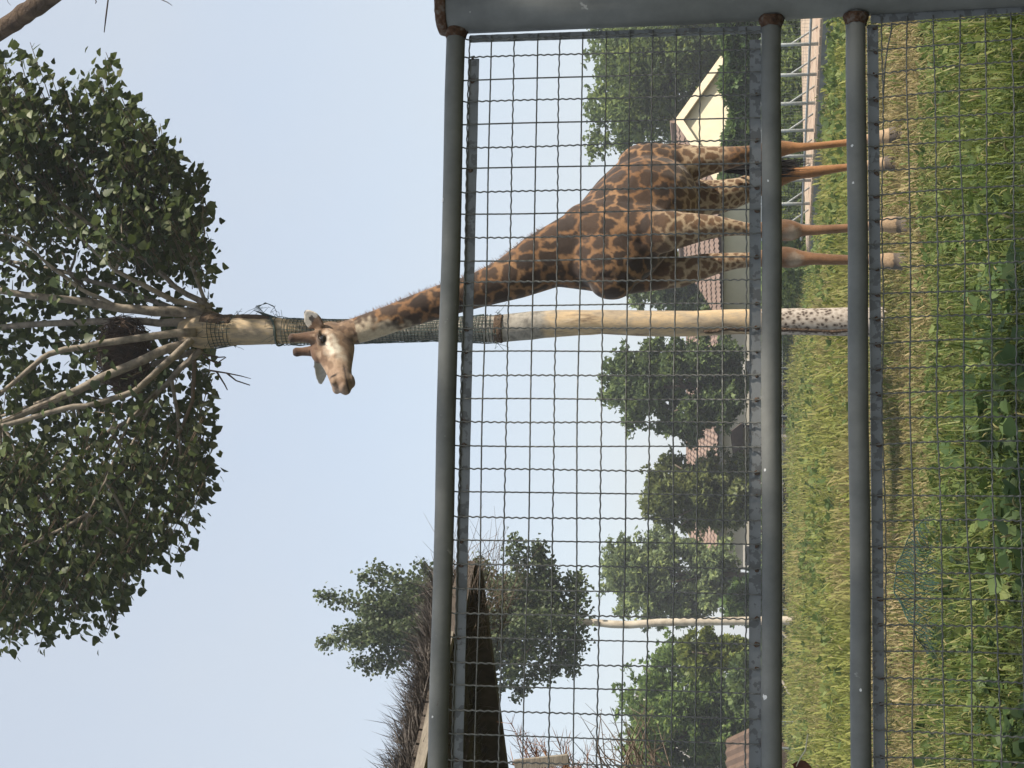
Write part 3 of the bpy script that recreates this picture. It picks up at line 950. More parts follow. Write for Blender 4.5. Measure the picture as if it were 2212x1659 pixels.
b = MB(); b.tube([P(1672, 1440, 45), P(1740, 1560, 42)], [.035, .04], 7)
tag(b.build("leaning_pole", M['old_beam'], None, True), "pale pole leaning in the weeds left of the young tree", "pole")
b = MB(); b.tube([P(1655, 1325, 47), P(1712, 1392, 45.5)], [.035, .04], 7)
tag(b.build("leaning_pole", M['old_beam'], None, True), "pale pole leaning just behind the young tree's trunk", "pole")

# trees
FL_ = M['far_leaf']
TG = "leafy trees beyond the pasture"
far_tree("broad_tree", "large dark tree behind the cream gabled house", 1278, 1600, 150, 205, 64, FL_[0], 24000, .17, TG, seed=3, depth=3.0)
far_tree("broad_tree", "leafy tree half hidden behind the giraffe's chest", 1350, 1640, 610, 95, 62, FL_[1], 10000, .16, TG, seed=5)
far_tree("broad_tree", "big dark green tree just left of the netted poplar trunk", 1302, 1632, 836, 118, 56, FL_[1], 17000, .15, TG, seed=8)
far_tree("broad_tree", "round olive green tree beside the kiosk", 1388, 1628, 1066, 100, 56, FL_[2], 13000, .15, TG, seed=11)
far_tree("willow_tree", "airy pale green tree behind the young poplar's trunk", 1300, 1600, 1245, 118, 68, FL_[3], 13000, .18, TG, seed=14, droop=.5)
far_tree("broad_tree", "fresh green bushy tree at the far left", 1345, 1650, 1560, 165, 54, FL_[4], 20000, .15, TG, seed=17)
far_tree("climber_bush", "yellow-green climbing bush right of the far left tree", 1465, 1640, 1420, 55, 50, FL_[5], 3200, .17, None, seed=21, cat="bush")
far_tree("dark_bush", "dark bush under the far left tree", 1590, 1690, 1480, 90, 49, FL_[1], 3200, .18, None, seed=23, cat="bush")
far_tree("dark_bush", "dark bush below the long house's left end", 1570, 1690, 1310, 70, 58, FL_[6], 2600, .19, None, seed=25, cat="bush")
hedge("clipped_hedge", "dark green hedge covering the foot of the cream house", [(P(1600, 20, 47).x, 46), (P(1600, 405, 47).x, 48.5)], 2.32, .8, FL_[6], 12000, .17)
hedge("field_hedge", "rough green hedge behind the pipe fence", [(11.5, 43.5), (3.4, 40), (1.5, 58)], 1.15, .5, FL_[0], 9000, .16)
hedge("far_hedge", "low dark hedge behind the far lawn", [(-24, 66), (3, 66)], 1.25, .8, FL_[1], 9000, .24)

# ------------------------------------------------------------------ the netted poplar
TD = 16.6
poplar = empty("poplar_tree", P(1905, 695, TD) * 1.0, "tall poplar with netting round its trunk, behind the giraffe's head", "tree")
poplar.location.z = 0
trunk_st = [(1960, 660, 732), (1900, 664, 727), (1830, 665, 725), (1690, 667, 723), (1600, 668, 722), (1500, 671, 727), (1400, 670, 727), (1300, 669, 722), (1200, 669, 728), (1150, 672, 734), (1080, 680, 741),
            (1010, 684, 738), (945, 691, 736), (860, 692, 738), (760, 692, 742), (650, 690, 744), (587, 684, 745), (513, 682, 746), (480, 683, 749), (460, 676, 754), (435, 676, 756), (412, 684, 750), (390, 695, 740)]
b = MB()
pts = [(P(X, a, TD) + P(X, c, TD)) / 2 for X, a, c in trunk_st]
rad = [abs(a - c) / 2 * px(TD) for X, a, c in trunk_st]
# refine
pp, rr = [], []
for i in range(len(pts) - 1):
    for k in range(4):
        t = k / 4; pp.append(pts[i].lerp(pts[i + 1], t)); rr.append(rad[i] * (1 - t) + rad[i + 1] * t)
pp.append(pts[-1]); rr.append(rad[-1])
b.tube(pp, rr, 26, jitter=.05)
trunk = b.build("trunk", M['bark'], poplar, True)


def trunk_at(X):
    for i in range(len(trunk_st) - 1):
        if trunk_st[i][0] >= X >= trunk_st[i + 1][0]:
            t = (trunk_st[i][0] - X) / (trunk_st[i][0] - trunk_st[i + 1][0])
            return pts[i].lerp(pts[i + 1], t), rad[i] * (1 - t) + rad[i + 1] * t
    return pts[-1], rad[-1]


# limbs: (X, Y, distance offset, width px)
LIMBS = [
    [(455, 681, 0, 24), (370, 673, -.15, 24), (264, 667, -.3, 20), (159, 649, -.45, 17), (0, 628, -.6, 14), (-160, 600, -.7, 9)],
    [(430, 700, .1, 20), (300, 693, .3, 17), (159, 697, .5, 16), (0, 707, .7, 14), (-180, 715, .9, 9)],
    [(423, 718, -.2, 20), (317, 728, -.4, 17), (211, 742, -.55, 15), (106, 765, -.7, 13), (60, 800, -.8, 11), (0, 850, -.9, 9), (-90, 900, -1, 6)],
    [(412, 739, -.1, 22), (344, 760, -.25, 21), (264, 797, -.35, 21), (185, 834, -.45, 19), (106, 871, -.55, 17), (0, 914, -.7, 15), (-150, 960, -.9, 9)],
    [(415, 734, -.3, 17), (344, 797, -.55, 15), (291, 845, -.75, 14), (211, 871, -.9, 13), (132, 884, -1.0, 12), (0, 921, -1.15, 11), (-140, 950, -1.3, 7)],
    [(434, 755, 0, 17), (370, 818, .1, 14), (338, 850, .15, 12), (296, 898, .2, 10), (238, 929, .25, 9), (159, 998, .3, 8), (90, 1062, .35, 7), (16, 1130, .4, 5)],
    [(338, 852, .15, 9), (307, 913, .05, 8), (275, 988, -.05, 7), (235, 1040, -.1, 4)],
    [(338, 848, .15, 8), (280, 905, -.2, 7), (228, 1040, -.45, 5), (190, 1110, -.6, 3)],
    [(455, 665, .1, 15), (377, 619, .2, 12), (317, 563, .25, 11), (274, 504, .3, 9), (222, 437, .35, 8), (175, 365, .4, 6), (110, 300, .45, 4)],
    [(440, 668, -.1, 15), (377, 650, -.25, 13), (309, 615, -.45, 12), (250, 585, -.6, 9), (180, 520, -.7, 6), (120, 470, -.8, 4)],
    [(317, 563, .25, 9), (214, 500, .05, 9), (155, 456, -.05, 8), (95, 400, -.15, 6), (30, 330, -.2, 4)],
    [(264, 667, -.3, 10), (194, 635, -.45, 9), (119, 583, -.55, 8), (50, 520, -.65, 5)],
    [(445, 655, .1, 9), (413, 571, .25, 8), (401, 536, .3, 7), (380, 470, .4, 5), (350, 420, .4, 3)],
    [(420, 760, .5, 15), (300, 800, .9, 13), (150, 850, 1.3, 11), (0, 900, 1.6, 8)],
    [(430, 690, .5, 15), (300, 640, .9, 13), (150, 590, 1.2, 11), (0, 560, 1.5, 8)],
]
for k, L in enumerate(LIMBS):
    b = MB()
    q = [P(X, Y, TD + d) for X, Y, d, w in L]; r_ = [w / 2 * px(TD) for X, Y, d, w in L]
    qq, r2 = [], []
    for i in range(len(q) - 1):
        for s_ in range(3):
            t = s_ / 3
            c = q[i].lerp(q[i + 1], t) + (Vector((noise.noise(q[i] * 3 + Vector((s_, 0, 0))), noise.noise(q[i] * 3 + Vector((0, s_, 5))), 0)) * .03 if s_ else Vector())
            qq.append(c); r2.append(r_[i] * (1 - t) + r_[i + 1] * t)
    qq.append(q[-1]); r2.append(r_[-1])
    b.tube(qq, r2, 9, jitter=.08)
    b.build("limb", M['limb'], poplar, True)
b = MB()
dl = [(420, 778, -.1, 11), (416, 866, -.1, 9), (391, 929, -.1, 8), (349, 993, -.15, 6), (330, 1040, -.2, 4)]
b.tube([P(X, Y, TD + d) for X, Y, d, w in dl], [w / 2 * px(TD) for X, Y, d, w in dl], 8)
b.build("limb", M['dark_limb'], poplar, True)
# dead twigs by the fork
b = MB()
for L in [[(440, 770), (468, 785), (488, 772)], [(452, 800), (490, 806), (520, 812), (542, 818)], [(490, 806), (510, 822), (540, 832)], [(468, 803), (485, 830), (491, 842)], [(438, 765), (470, 772), (486, 771)]]:
    b.tube([P(X, Y, TD - .3 + .1 * i) for i, (X, Y) in enumerate(L)], [.011, .008, .006, .003][:len(L)], 5)
b.build("dead_twig", M['nest'], poplar)

# crown leaves, gathered on twigs; radius profile of the crown against height (left / right of the trunk)
prof_X = [-260, -120, 0, 100, 200, 300, 400, 450, 480]
prof_R = [330, 430, 530, 525, 490, 430, 365, 290, 120]
prof_L = [400, 520, 615, 600, 590, 535, 420, 345, 150]
axis = P(440, 712, TD)
twigs = MB()
lp, ld, ln = [], [], []
tries = 0
while len(lp) < 22000 and tries < 90000:
    tries += 1
    X = random.uniform(-230, 436)
    th = random.uniform(0, 2 * math.pi)          # 0 = right, pi = left, -pi/2 = towards the viewer
    cR = (1 + math.cos(th)) / 2
    R = np.interp(X, prof_X, prof_R) * cR + np.interp(X, prof_X, prof_L) * (1 - cR)
    R *= 1 + .20 * noise.noise(Vector((math.cos(th) * 2.2, math.sin(th) * 2.2, X * .011)))
    # open towards the viewer and close to the stem, so the limbs show
    front = max(0.0, -math.sin(th))
    u = random.random() ** .5 * 1.1
    u_in = .36 + .2 * front + (.12 if X > 330 else 0)
    if u < u_in: continue
    if front > .45 and random.random() < .55 + .40 * front: continue
    if math.sin(th) > .35 and random.random() < (.72 if u < .7 else .4): continue
    if 340 < X and random.random() < .15: continue
    D = TD + math.sin(th) * R * u * px(TD) * .85
    c = P(X - 55 * max(0, D - TD), 712 - math.cos(th) * R * u, TD)
    c.y = D
    if noise.noise(c * 1.6 + Vector((3, 1, 0))) < -.12: continue
    out = Vector((math.cos(th), math.sin(th), .35 + .2 * random.random())).normalized()
    k = random.randint(4, 8)
    tw = [c - out * .22, c + out * .12 + Vector((0, 0, -.02))]
    if random.random() < .55: twigs.tube(tw, [.006, .003], 4, False)
    for _ in range(k):
        p_ = c + out * random.uniform(-.22, .2) + Vector((random.gauss(0, .07), random.gauss(0, .07), random.gauss(0, .06)))
        d_ = Vector((random.gauss(0, .6), random.gauss(0, .6), -.55 + random.gauss(0, .35))) + out * .5
        lp.append(p_); ld.append(d_); ln.append(out * .7 + Vector((random.gauss(0, .6), random.gauss(0, .6), .5)))
lp, ld, ln = np.array(lp), np.array(ld), np.array(ln)
lsz = RNG.uniform(.055, .128, len(lp))
twigs.build("twigs", M['dark_limb'], poplar)
# slender side branches running from the limbs out into the leaves
lim_pts = [P(X, Y, TD + d) for L_ in LIMBS for (X, Y, d, w) in L_[1:]]
for i in RNG.permutation(len(lp))[:90]:
    e = Vector(lp[i])
    near = min((q_ for q_ in lim_pts if q_.z < e.z + .25), key=lambda q_: (q_ - e).length, default=None)
    if near is None or (near - e).length < .35: continue
    mid = near.lerp(e, .5) + Vector((random.gauss(0, .06), random.gauss(0, .06), -.08 + random.gauss(0, .05)))
    L_ = (near - e).length
    b = MB(); b.tube([near, near.lerp(mid, .5) + Vector((0, 0, -.02)), mid, mid.lerp(e, .5) + Vector((0, 0, .02)), e], [.012 + .008 * L_, .012 + .005 * L_, .011, .008, .003], 6, False)
    b.build("branch", M['limb'], poplar, True)
# the 300 leaves nearest the viewer's side are single parts, the rest one mass
order = np.argsort(lp[:, 1] - .15 * np.abs(lp[:, 0] - axis.x))
inv = order[(lp[order, 2] < P(20, 700, TD).z)]
solo = inv[:300]
mask = np.ones(len(lp), bool); mask[solo] = False
tag(leaves("crown_leaves", lp[mask], ld[mask], ln[mask], lsz[mask], POPLAR_V, POPLAR_F, M['leaf'], poplar), kind="stuff")
lmesh = []
for v in (.1, .4, .6, .8, .97):
    me = bpy.data.meshes.new("leaf"); me.from_pydata([tuple(q) for q in POPLAR_V], [], POPLAR_F)
    a = me.attributes.new("rnd", 'FLOAT', 'FACE'); a.data.foreach_set("value", [v] * 4); me.materials.append(M['leaf']); me.update(); lmesh.append(me)
pl0 = wloc(poplar)
for i in solo:
    o = bpy.data.objects.new("leaf", random.choice(lmesh)); COL.objects.link(o); o.parent = poplar
    d_ = Vector(ld[i]).normalized(); n_ = Vector(ln[i]); n_ = (n_ - d_ * n_.dot(d_)).normalized(); s_ = d_.cross(n_)
    mm = Matrix((s_ * lsz[i], d_ * lsz[i], n_ * lsz[i])).transposed().to_4x4(); mm.translation = Vector(lp[i]) - pl0
    o.matrix_local = mm

# twig nest in the fork
nc = P(268, 765, TD + .15)
b = MB()
for k in range(950):
    v = Vector((random.gauss(0, 1), random.gauss(0, 1), random.gauss(0, 1))).normalized()
    r_ = random.random() ** .4
    c = nc + Vector((v.x * .42, v.y * .38, v.z * .26)) * r_
    tdir_ = v.cross(Vector((random.gauss(0, 1), random.gauss(0, 1), random.gauss(0, .5)))).normalized()
    L = random.uniform(.08, .22)
    b.tube([c - tdir_ * L, c + v * .02, c + tdir_ * L], [.004, .0055, .003], 4, False)
tag(b.build("bird_nest", M['nest'], None, False, loc=nc), "dark bird's nest of twigs lodged between the poplar's limbs", "nest")


# netting wrapped round the trunk
def netting(name, X0, X1, label, ragged=0.0, pitch=.038):
    z0, z1 = trunk_at(X1)[0].z, trunk_at(X0)[0].z
    rows = int((z1 - z0) / pitch)
    b = MB()
    na = 26

    def pt(i, k):
        X = X1 + (X0 - X1) * i / rows
        c, r_ = trunk_at(X)
        a = 2 * math.pi * k / na
        rr_ = r_ * 1.045 + .006 + .010 * noise.noise(Vector((i * .35, math.cos(a) * 2, math.sin(a) * 2)))
        return c + Vector((math.cos(a) * rr_, math.sin(a) * rr_, .012 * noise.noise(Vector((i * .3, k * .4, 2)))))
    for k in range(na):
        i0 = int(ragged * 5 * random.random()); i1 = rows - int(ragged * 5 * random.random())
        b.tube([pt(i, k) for i in range(i0, i1 + 1)], .0042, 3, False)
    for i in range(rows + 1):
        if ragged and (i < 2 or i > rows - 2):
            k0 = random.randrange(na); b.tube([pt(i, k0 + q) for q in range(int(na * .6))], .0042, 3, False)
        else:
            b.tube([pt(i, k) for k in range(na + 1)], .0042, 3, False)
    # frayed ends
    for e in (0, rows):
        for k in range(16):
            p0 = pt(e, random.randrange(na)); o_ = (p0 - trunk_at(X1 if e == 0 else X0)[0]); o_.z = 0; o_.normalize()
            s_ = -1 if e == 0 else 1
            p1 = p0 + o_ * random.uniform(.01, .06) + Vector((random.gauss(0, .02), 0, s_ * random.uniform(-.02, .08)))
            p2 = p1 + o_ * random.uniform(-.02, .05) + Vector((random.gauss(0, .03), 0, s_ * random.uniform(-.08, .06)))
            b.tube([p0, p1, p2], .0024, 3, False)
    o = b.build(name, M['net'], None, False, loc=trunk_at(X1)[0])
    return tag(o, label, "netting"), pt, rows


o1, pt1, rows1 = netting("trunk_netting", 600, 1076, "long sleeve of dark wire netting round the poplar trunk by the giraffe's head", 1.0)
o2, _, _ = netting("trunk_netting", 452, 508, "short band of wire netting just below the poplar's fork", .5)
# loose curl of netting sticking out to the right
b = MB()
c0 = P(596, 684, TD - .1)
for k in range(9):
    f = k / 8
    L = [(600 - 20 * f, 686), (570 - 22 * f, 676 - 6 * f), (560 - 6 * f, 664 - 4 * f), (572 + 6 * f, 653 + 3 * f), (590 + 4 * f, 660 + 5 * f), (597, 672 + 3 * f)]
    L = L[:3 + (k * 7) % 4]
    b.tube([P(X, Y, TD - .1 + .05 * f) for X, Y in L], .0028, 4, False)
for k in range(5):
    b.tube([P(520 + 16 * k, 683 - 2 * k, TD - .12), P(535 + 15 * k, 672 - 3 * k, TD - .12), P(560 + 8 * k, 662 + k, TD - .1)], .0022, 4, False)
tag(b.build("netting_curl", M['net'], None, False, loc=c0), "torn curl of netting sticking out right of the poplar trunk", "netting")
# thick bunched hem of the netting
b = MB()
c, r_ = trunk_at(598)
b.tube([c + Vector((math.cos(a) * r_ * 1.1, math.sin(a) * r_ * 1.1, .03 * math.sin(a * 2 + 1) + .05 * math.cos(a))) for a in [2 * math.pi * k / 20 for k in range(21)]], .012, 6, False)
hem = b.build("hem", M['net'], None)
hem.parent = o1; hem.location = -Vector(o1.location)
# brown ragged bark left where the stem was stripped
b = MB()
for (X0, X1, a0, a1) in ((440, 506, -.7, .6), (506, 590, -.2, .75), (1070, 1088, -2.6, .2), (1520, 1850, -1.98, -1.72)):
    b = MB()
    n1, n2_ = (14, 8) if X0 < 1200 else (70, 5)
    vv, ff = [], []
    for i in range(n1 + 1):
        X = X0 + (X1 - X0) * i / n1
        c, r_ = trunk_at(X)
        for k in range(n2_ + 1):
            a = a0 + (a1 - a0) * k / n2_ + (.12 if X < 1200 else .22) * noise.noise(Vector((X * (.06 if X < 1200 else .022), k * .1, 3)))
            edge = (k in (0, n2_)) or (i in (0, n1))
            rr_ = r_ * (1.0 if edge else 1.07) + (0 if edge else .012 * (1 + noise.noise(Vector((X * .1, k * .8, 1)))))
            vv.append(c + Vector((math.cos(a - .4) * rr_, math.sin(a - .4) * rr_, 0)))
    ff = [(i * (n2_ + 1) + k, i * (n2_ + 1) + k + 1, (i + 1) * (n2_ + 1) + k + 1, (i + 1) * (n2_ + 1) + k) for i in range(n1) for k in range(n2_)]
    b.add(vv, ff)
    b.build("loose_bark", M['dark_bark'], poplar, True)

# ------------------------------------------------------------------ young poplar behind the shelter
YD = 42.0
yp = empty("young_poplar", (P(1740, 1342, YD).x, YD, 0), "slender young poplar with a pale trunk behind the thatched shelter", "tree")
ys_ = [(1790, 1331, 1352), (1735, 1331, 1351), (1620, 1332, 1350), (1500, 1334, 1351), (1420, 1337, 1353), (1360, 1341, 1358), (1320, 1340, 1357), (1280, 1336, 1352), (1240, 1335, 1350), (1150, 1333, 1345), (1000, 1335, 1343), (850, 1336, 1341)]
b = MB()
b.tube([(P(X, a, YD) + P(X, c, YD)) / 2 for X, a, c in ys_], [abs(a - c) / 2 * px(YD) for X, a, c in ys_], 12, jitter=.12)
M['young_bark'] = noisy("young_bark", [(.3, (.20, .165, .125)), (.5, (.42, .37, .30)), (.75, (.52, .47, .39))], 3.5, .85, .4)
b.build("trunk", M['young_bark'], yp, True)
lp, ld = [], []
brs = []
for k in range(64):
    X = random.uniform(860, 1245)
    a = random.uniform(0, 6.283)
    base = P(X, 1343, YD)
    Rm = float(np.interp(X, [850, 950, 1050, 1150, 1245], [55, 95, 150, 170, 150]))
    tipX = X - random.uniform(40, 150) + (random.uniform(0, 70) if X > 1150 else 0)
    rr_ = Rm * random.uniform(.55, 1.05)
    tip = P(tipX, 1343, YD) + Vector((math.cos(a), math.sin(a), 0)) * rr_ * px(YD)
    brs.append((base, tip))
# the spires that stand out against the sky
for X0, Y0, X1, Y1 in ((880, 1330, 682, 1285), (900, 1355, 688, 1390), (930, 1320, 775, 1242), (960, 1310, 800, 1225), (940, 1370, 760, 1435), (950, 1390, 790, 1450), (1000, 1310, 900, 1215), (1180, 1330, 1105, 1160), (1200, 1330, 1150, 1175), (1200, 1360, 1110, 1505), (1230, 1360, 1170, 1470), (1150, 1370, 1075, 1490), (1235, 1340, 1225, 1240)):
    brs.append((P(X0, Y0, YD), P(X1, Y1, YD + random.uniform(-.6, .6))))
bw_ = MB()
for A, B in brs:
    mid = A.lerp(B, .5) + Vector((0, 0, -.08 * (B - A).length))
    bw_.tube([A, mid, B], [.03, .018, .005], 5, False)
    L = (B - A).length
    for j in range(int(240 * L)):
        t = random.random() ** .8
        c = A.lerp(mid, t * 2) if t < .5 else mid.lerp(B, t * 2 - 1)
        sp = .22 * (1 - .75 * t) + .04
        lp.append(c + Vector((random.gauss(0, sp), random.gauss(0, sp), random.gauss(0, sp * .9))))
        ld.append((random.gauss(0, .6), random.gauss(0, .6), -.6 + random.gauss(0, .4)))
bw_.build("branches", M['far_bark'], yp)
lp, ld = np.array(lp), np.array(ld)
leaves("crown", lp, ld, RNG.normal(0, .7, lp.shape) + np.array([0, -.2, .6]), RNG.uniform(.07, .12, len(lp)), POPLAR_V, POPLAR_F, M['leaf2'], yp)

# ------------------------------------------------------------------ rough-barked tree standing out of frame on the right; one limb reaches into view
rt = empty("roadside_tree", (6.2, 1.6, 0), "rough brown limb of an overhanging tree at the upper right", "tree")
b = MB()
b.tube([(6.2, 1.6, -.2), (6.2, 1.6, 1.0), (6.1, 1.7, 2.5), (6.0, 1.8, 4.2), (6.1, 1.6, 6.0), (6.2, 1.5, 8.0)], [.36, .30, .26, .22, .16, .07], 18, jitter=.12)
b.build("trunk", M['dark_bark'], rt, True)
b = MB()
L = [P(60, -780, 5.0), P(330, -260, 7.6), P(190, -90, 8.6), P(95, 0, 9.0), P(48, 33, 9.15), P(0, 68, 9.3), P(-160, 170, 9.8)]
L[0] = Vector((6.05, 1.75, 3.6))
LR = [.13, .10, .078, .062, .058, .055, .03]
for _ in range(2):                       # round the bends of the limb
    Q, R_ = [L[0]], [LR[0]]
    for i in range(len(L) - 1):
        Q += [L[i].lerp(L[i + 1], .25), L[i].lerp(L[i + 1], .75)]
        R_ += [LR[i] * .75 + LR[i + 1] * .25, LR[i] * .25 + LR[i + 1] * .75]
    L, LR = Q + [L[-1]], R_ + [LR[-1]]
b.tube(L, LR, 16, jitter=.22)
lb = b.build("limb", M['dark_bark'], rt, True)
b = MB()
for LL in ([(150, -60, 2.5), (200, -30, 2), (234, -4, 1.9), (229, 35, 1.8), (225, 70, 1.0)], [(120, -80, 2), (325, -20, 1.4), (346, -2, 1.2), (362, 5, 1), (372, 12, .6)], [(70, 5, .7), (52, 18, .5), (44, 26, .3)], [(90, -15, .6), (97, 5, .5), (99, 14, .3)], [(12, -10, .6), (18, 6, .5), (24, 12, .3)], [(205, -5, 1.2), (208, 4, 1.2), (206, 8, .9)]):
    b.tube([P(X, Y, 9.0) for X, Y, w in LL], [w * px(9.0) for X, Y, w in LL], 6)
b.build("twig", M['nest'], rt)
for k in range(7):
    a = 6.283 * k / 7 + .3
    b = MB(); z = 3.6 + .55 * k
    b.tube([(6.1, 1.7, z), (6.1 + math.cos(a) * 1.4, 1.7 + math.sin(a) * 1.2, z + 1.0), (6.1 + math.cos(a) * 2.7, 1.7 + math.sin(a) * 2.0, z + 1.6)], [.10, .06, .02], 8)
    b.build("limb", M['dark_bark'], rt, True)
blobs = []
for k in range(46):
    a = random.uniform(0, 6.283); r_ = random.random() ** .5 * 3.2
    blobs.append(((6.2 + math.cos(a) * r_, .9 + math.sin(a) * r_, random.uniform(5.0, 9.6)), (.95, .95, .7)))
pts_, d_ = foliage_points(17000, blobs)
keep = (pts_[:, 0] - .245 * pts_[:, 1] > 2.1) & (pts_[:, 1] + .42 * pts_[:, 2] < 7.0)  # unseen crown, trimmed so its shade falls on the fence, not the meadow
pts_, d_ = pts_[keep], d_[keep]
leaves("crown", pts_, d_ + RNG.normal(0, .5, d_.shape), RNG.normal(0, .6, d_.shape) + np.array([0, 0, 1.]), RNG.uniform(.13, .22, len(pts_)), OVAL_V, OVAL_F, M['leaf2'], rt)

# ------------------------------------------------------------------ thatched shelter at the left
SZ = 3.0
c0 = P(1006, 1212, 9.5); SZ = c0.z
dA = Vector((P(898, 1659, 8.2).x - c0.x, 8.2 - 9.5, 0)).normalized()       # eave towards the viewer
dB = Vector((-dA.y, dA.x, 0))
if dB.x > 0: dB = -dB                                                        # eave going back
LA, LB = 3.4, 4.2
sh = empty("thatched_shelter", c0 + dA * 1.7 + dB * 2.1 - Vector((0, 0, c0.z)), "open timber shelter with a dry brushwood roof at left", "shelter")


def SP(a, b_, dz=0.0):
    return c0 + dA * a + dB * b_ + Vector((0, 0, dz))


b = MB(); b.bar(SP(0, .02, -.01), SP(.62, .02, -.01), .05, .10); b.build("eave_beam", M['shaded_beam'], sh)
b = MB(); b.bar(SP(.62, 0, 0), SP(LA, 0, 0), .05, .052); b.build("eave_board", M['old_beam'], sh)
b = MB(); b.bar(SP(0.03, .03, -.02), SP(.03, LB, -.02), .06, .15); b.build("eave_beam", M['shaded_beam'], sh)
b = MB(); b.bar(SP(0, LB, -.02), SP(LA, LB, -.02), .06, .15); b.build("eave_beam", M['shaded_beam'], sh)
b = MB(); b.bar(SP(LA, 0, -.02), SP(LA, LB, -.02), .06, .15); b.build("eave_beam", M['shaded_beam'], sh)
ridge = SP(LA / 2, LB / 2, .2)
for i in range(1, 8):
    bq = LB * i / 8
    b = MB(); top = SP(LA / 2, LB / 2 if 2 < i < 6 else bq * .6 + LB * .2, .10)
    b.tube([SP(.05, bq, .03), top], .03, 7); b.build("rafter", M['shaded_beam'], sh)
    b = MB(); b.tube([SP(LA - .05, bq, .03), top], .03, 7); b.build("rafter", M['shaded_beam'], sh)
for i in range(1, 6):
    b = MB(); b.tube([SP(LA * i / 6, .05, .03), SP(LA / 2, LB / 2, .10)], .03, 7); b.build("rafter", M['shaded_beam'], sh)
for a, b_ in ((.35, .6), (LA - .3, .5), (.5, LB - .4), (LA - .4, LB - .4)):
    if (a, b_) == (.35, .6):
        continue
    q = SP(a, b_); b = MB(); b.tube([(q.x, q.y, -.1), (q.x, q.y, SZ)], .08, 12, jitter=.1); b.build("post", M['old_beam'], sh, True)
# brushwood: thousands of thin dry stems laid outward down the slopes, shaggy along the eaves
stems_p, stems_d = [], []


def roof_z(a, b_):
    return .16 * min(1, 2 * min(a / LA, b_ / LB, 1 - a / LA, 1 - b_ / LB) * 1.0)


N_ST = 36000
for k in range(N_ST):
    a, b_ = random.uniform(0, LA), random.uniform(0, LB)
    if k % 3 == 0: b_ = abs(random.gauss(0, .22))
    elif k % 3 == 1: a = abs(random.gauss(0, .2))
    a, b_ = min(a, LA), min(b_, LB)
    dist = {'a': a, 'b': b_, 'A': LA - a, 'B': LB - b_}
    m_ = min(dist, key=dist.get)
    outd = {'a': -dA, 'b': -dB, 'A': dA, 'B': dB}[m_]
    z = roof_z(a, b_) + random.uniform(.06, .16)
    stems_p.append(SP(a, b_, z) - outd * .16)
    stems_d.append(outd * 1.0 + Vector((random.gauss(0, .4), random.gauss(0, .4), random.gauss(.16, .35))))
STEM_V = np.array([(-.006, 0, 0), (.006, 0, 0), (.004, .6, .015), (0, 1, .05), (-.004, .6, .015)]); STEM_F = [(0, 1, 2, 3, 4)]
sp_, sd_ = np.array(stems_p), np.array(stems_d)
tag(leaves("thatch", sp_, sd_, RNG.normal(0, 1, sp_.shape), RNG.uniform(.12, .28, len(sp_)), STEM_V, STEM_F, M['thatch'], sh), kind="stuff")
# rough deck of poles under the brushwood, with gaps
for i in range(34):
    t = (i + .5) / 34
    if i in (9, 16, 23): continue
    b = MB()
    a = LA * t
    b.bar(SP(a, .04, roof_z(a, .04) + .05), SP(a, LB * .5, roof_z(a, LB * .5) + .04), .085, .02)
    b.build("deck_pole", M['shaded_beam'], sh)
    b = MB()
    b.bar(SP(a, LB * .505, roof_z(a, LB * .5) + .04), SP(a, LB - .04, roof_z(a, LB - .04) + .05), .085, .02)
    b.build("deck_pole", M['shaded_beam'], sh)

# dry fine stems spraying out at the corner
b = MB()
cpt = P(1030, 1235, 9.55)
for k in range(260):
    v = Vector((random.gauss(.55, .35), random.gauss(0, .4), random.gauss(-.12, .28)))
    p0 = c0 + dB * random.uniform(0, .5) + dA * random.uniform(-.05, .35) + Vector((0, 0, random.uniform(-.22, .12)))
    b.tube([p0, p0 + v * .18, p0 + v * .34 + Vector((0, 0, random.uniform(-.05, .05)))], [.0022, .0016, .0006], 3, False)
b.build("loose_stems", M['grey_twig'], sh)

# dead reddish conifer branch with a plank, and bare twigs below it
cr = P(1185, 1665, 8.6)
dc = empty("dead_conifer", (cr.x - .25, cr.y, 0), "dead conifer with rusty brown needles at the left edge", "shrub")
b = MB()
b.tube([(cr.x - .25, cr.y, -.1), (cr.x - .24, cr.y, 1.2), (cr.x - .2, cr.y, 2.2), (cr.x - .16, cr.y + .05, 2.75)], [.05, .04, .025, .01], 8)
b.build("trunk", M['dark_bark'], dc)
b = MB()
nd_p, nd_d = [], []
for k in range(46):
    z = random.uniform(P(1240, 1600, 8.6).z, P(1120, 1600, 8.6).z)
    st_ = Vector((cr.x - .2, cr.y + random.uniform(-.1, .1), z - .1))
    L = random.uniform(.15, .50) * (1 - abs(z - 2.35) * .6)
    a = random.gauss(0, .55)
    v = Vector((math.cos(a), math.sin(a) * .8, random.gauss(.35, .3)))
    e = st_ + v * L
    b.tube([st_, st_ + v * L * .5, e], [.007, .004, .0015], 4, False)
    for j in range(26):
        t = random.uniform(.15, 1)
        nd_p.append(st_.lerp(e, t)); nd_d.append((v.x + random.gauss(0, .7), v.y + random.gauss(0, .7), v.z + random.gauss(0, .7)))
b.build("branches", M['red_twig'], dc)
tag(leaves("needles", np.array(nd_p), np.array(nd_d), RNG.normal(0, 1, (len(nd_p), 3)), RNG.uniform(.04, .12, len(nd_p)), STEM_V * np.array([3.5, 1, 1]), STEM_F, M['red_twig'], dc), kind="stuff")
b = MB()
p0, p1 = P(1112, 1652, 8.3), P(1228, 1640, 8.3)
b.bar(p0, p1, .05, .035, up=(0, 1, 0))
tag(b.build("wooden_plank", M['old_beam'], None), "weathered upright plank beside the dead conifer at the left edge", "plank")
bt = empty("bare_shrub", (P(1400, 1690, 9.2).x, 9.2, 0), "bare grey twigs of a leafless shrub at the left edge", "shrub")
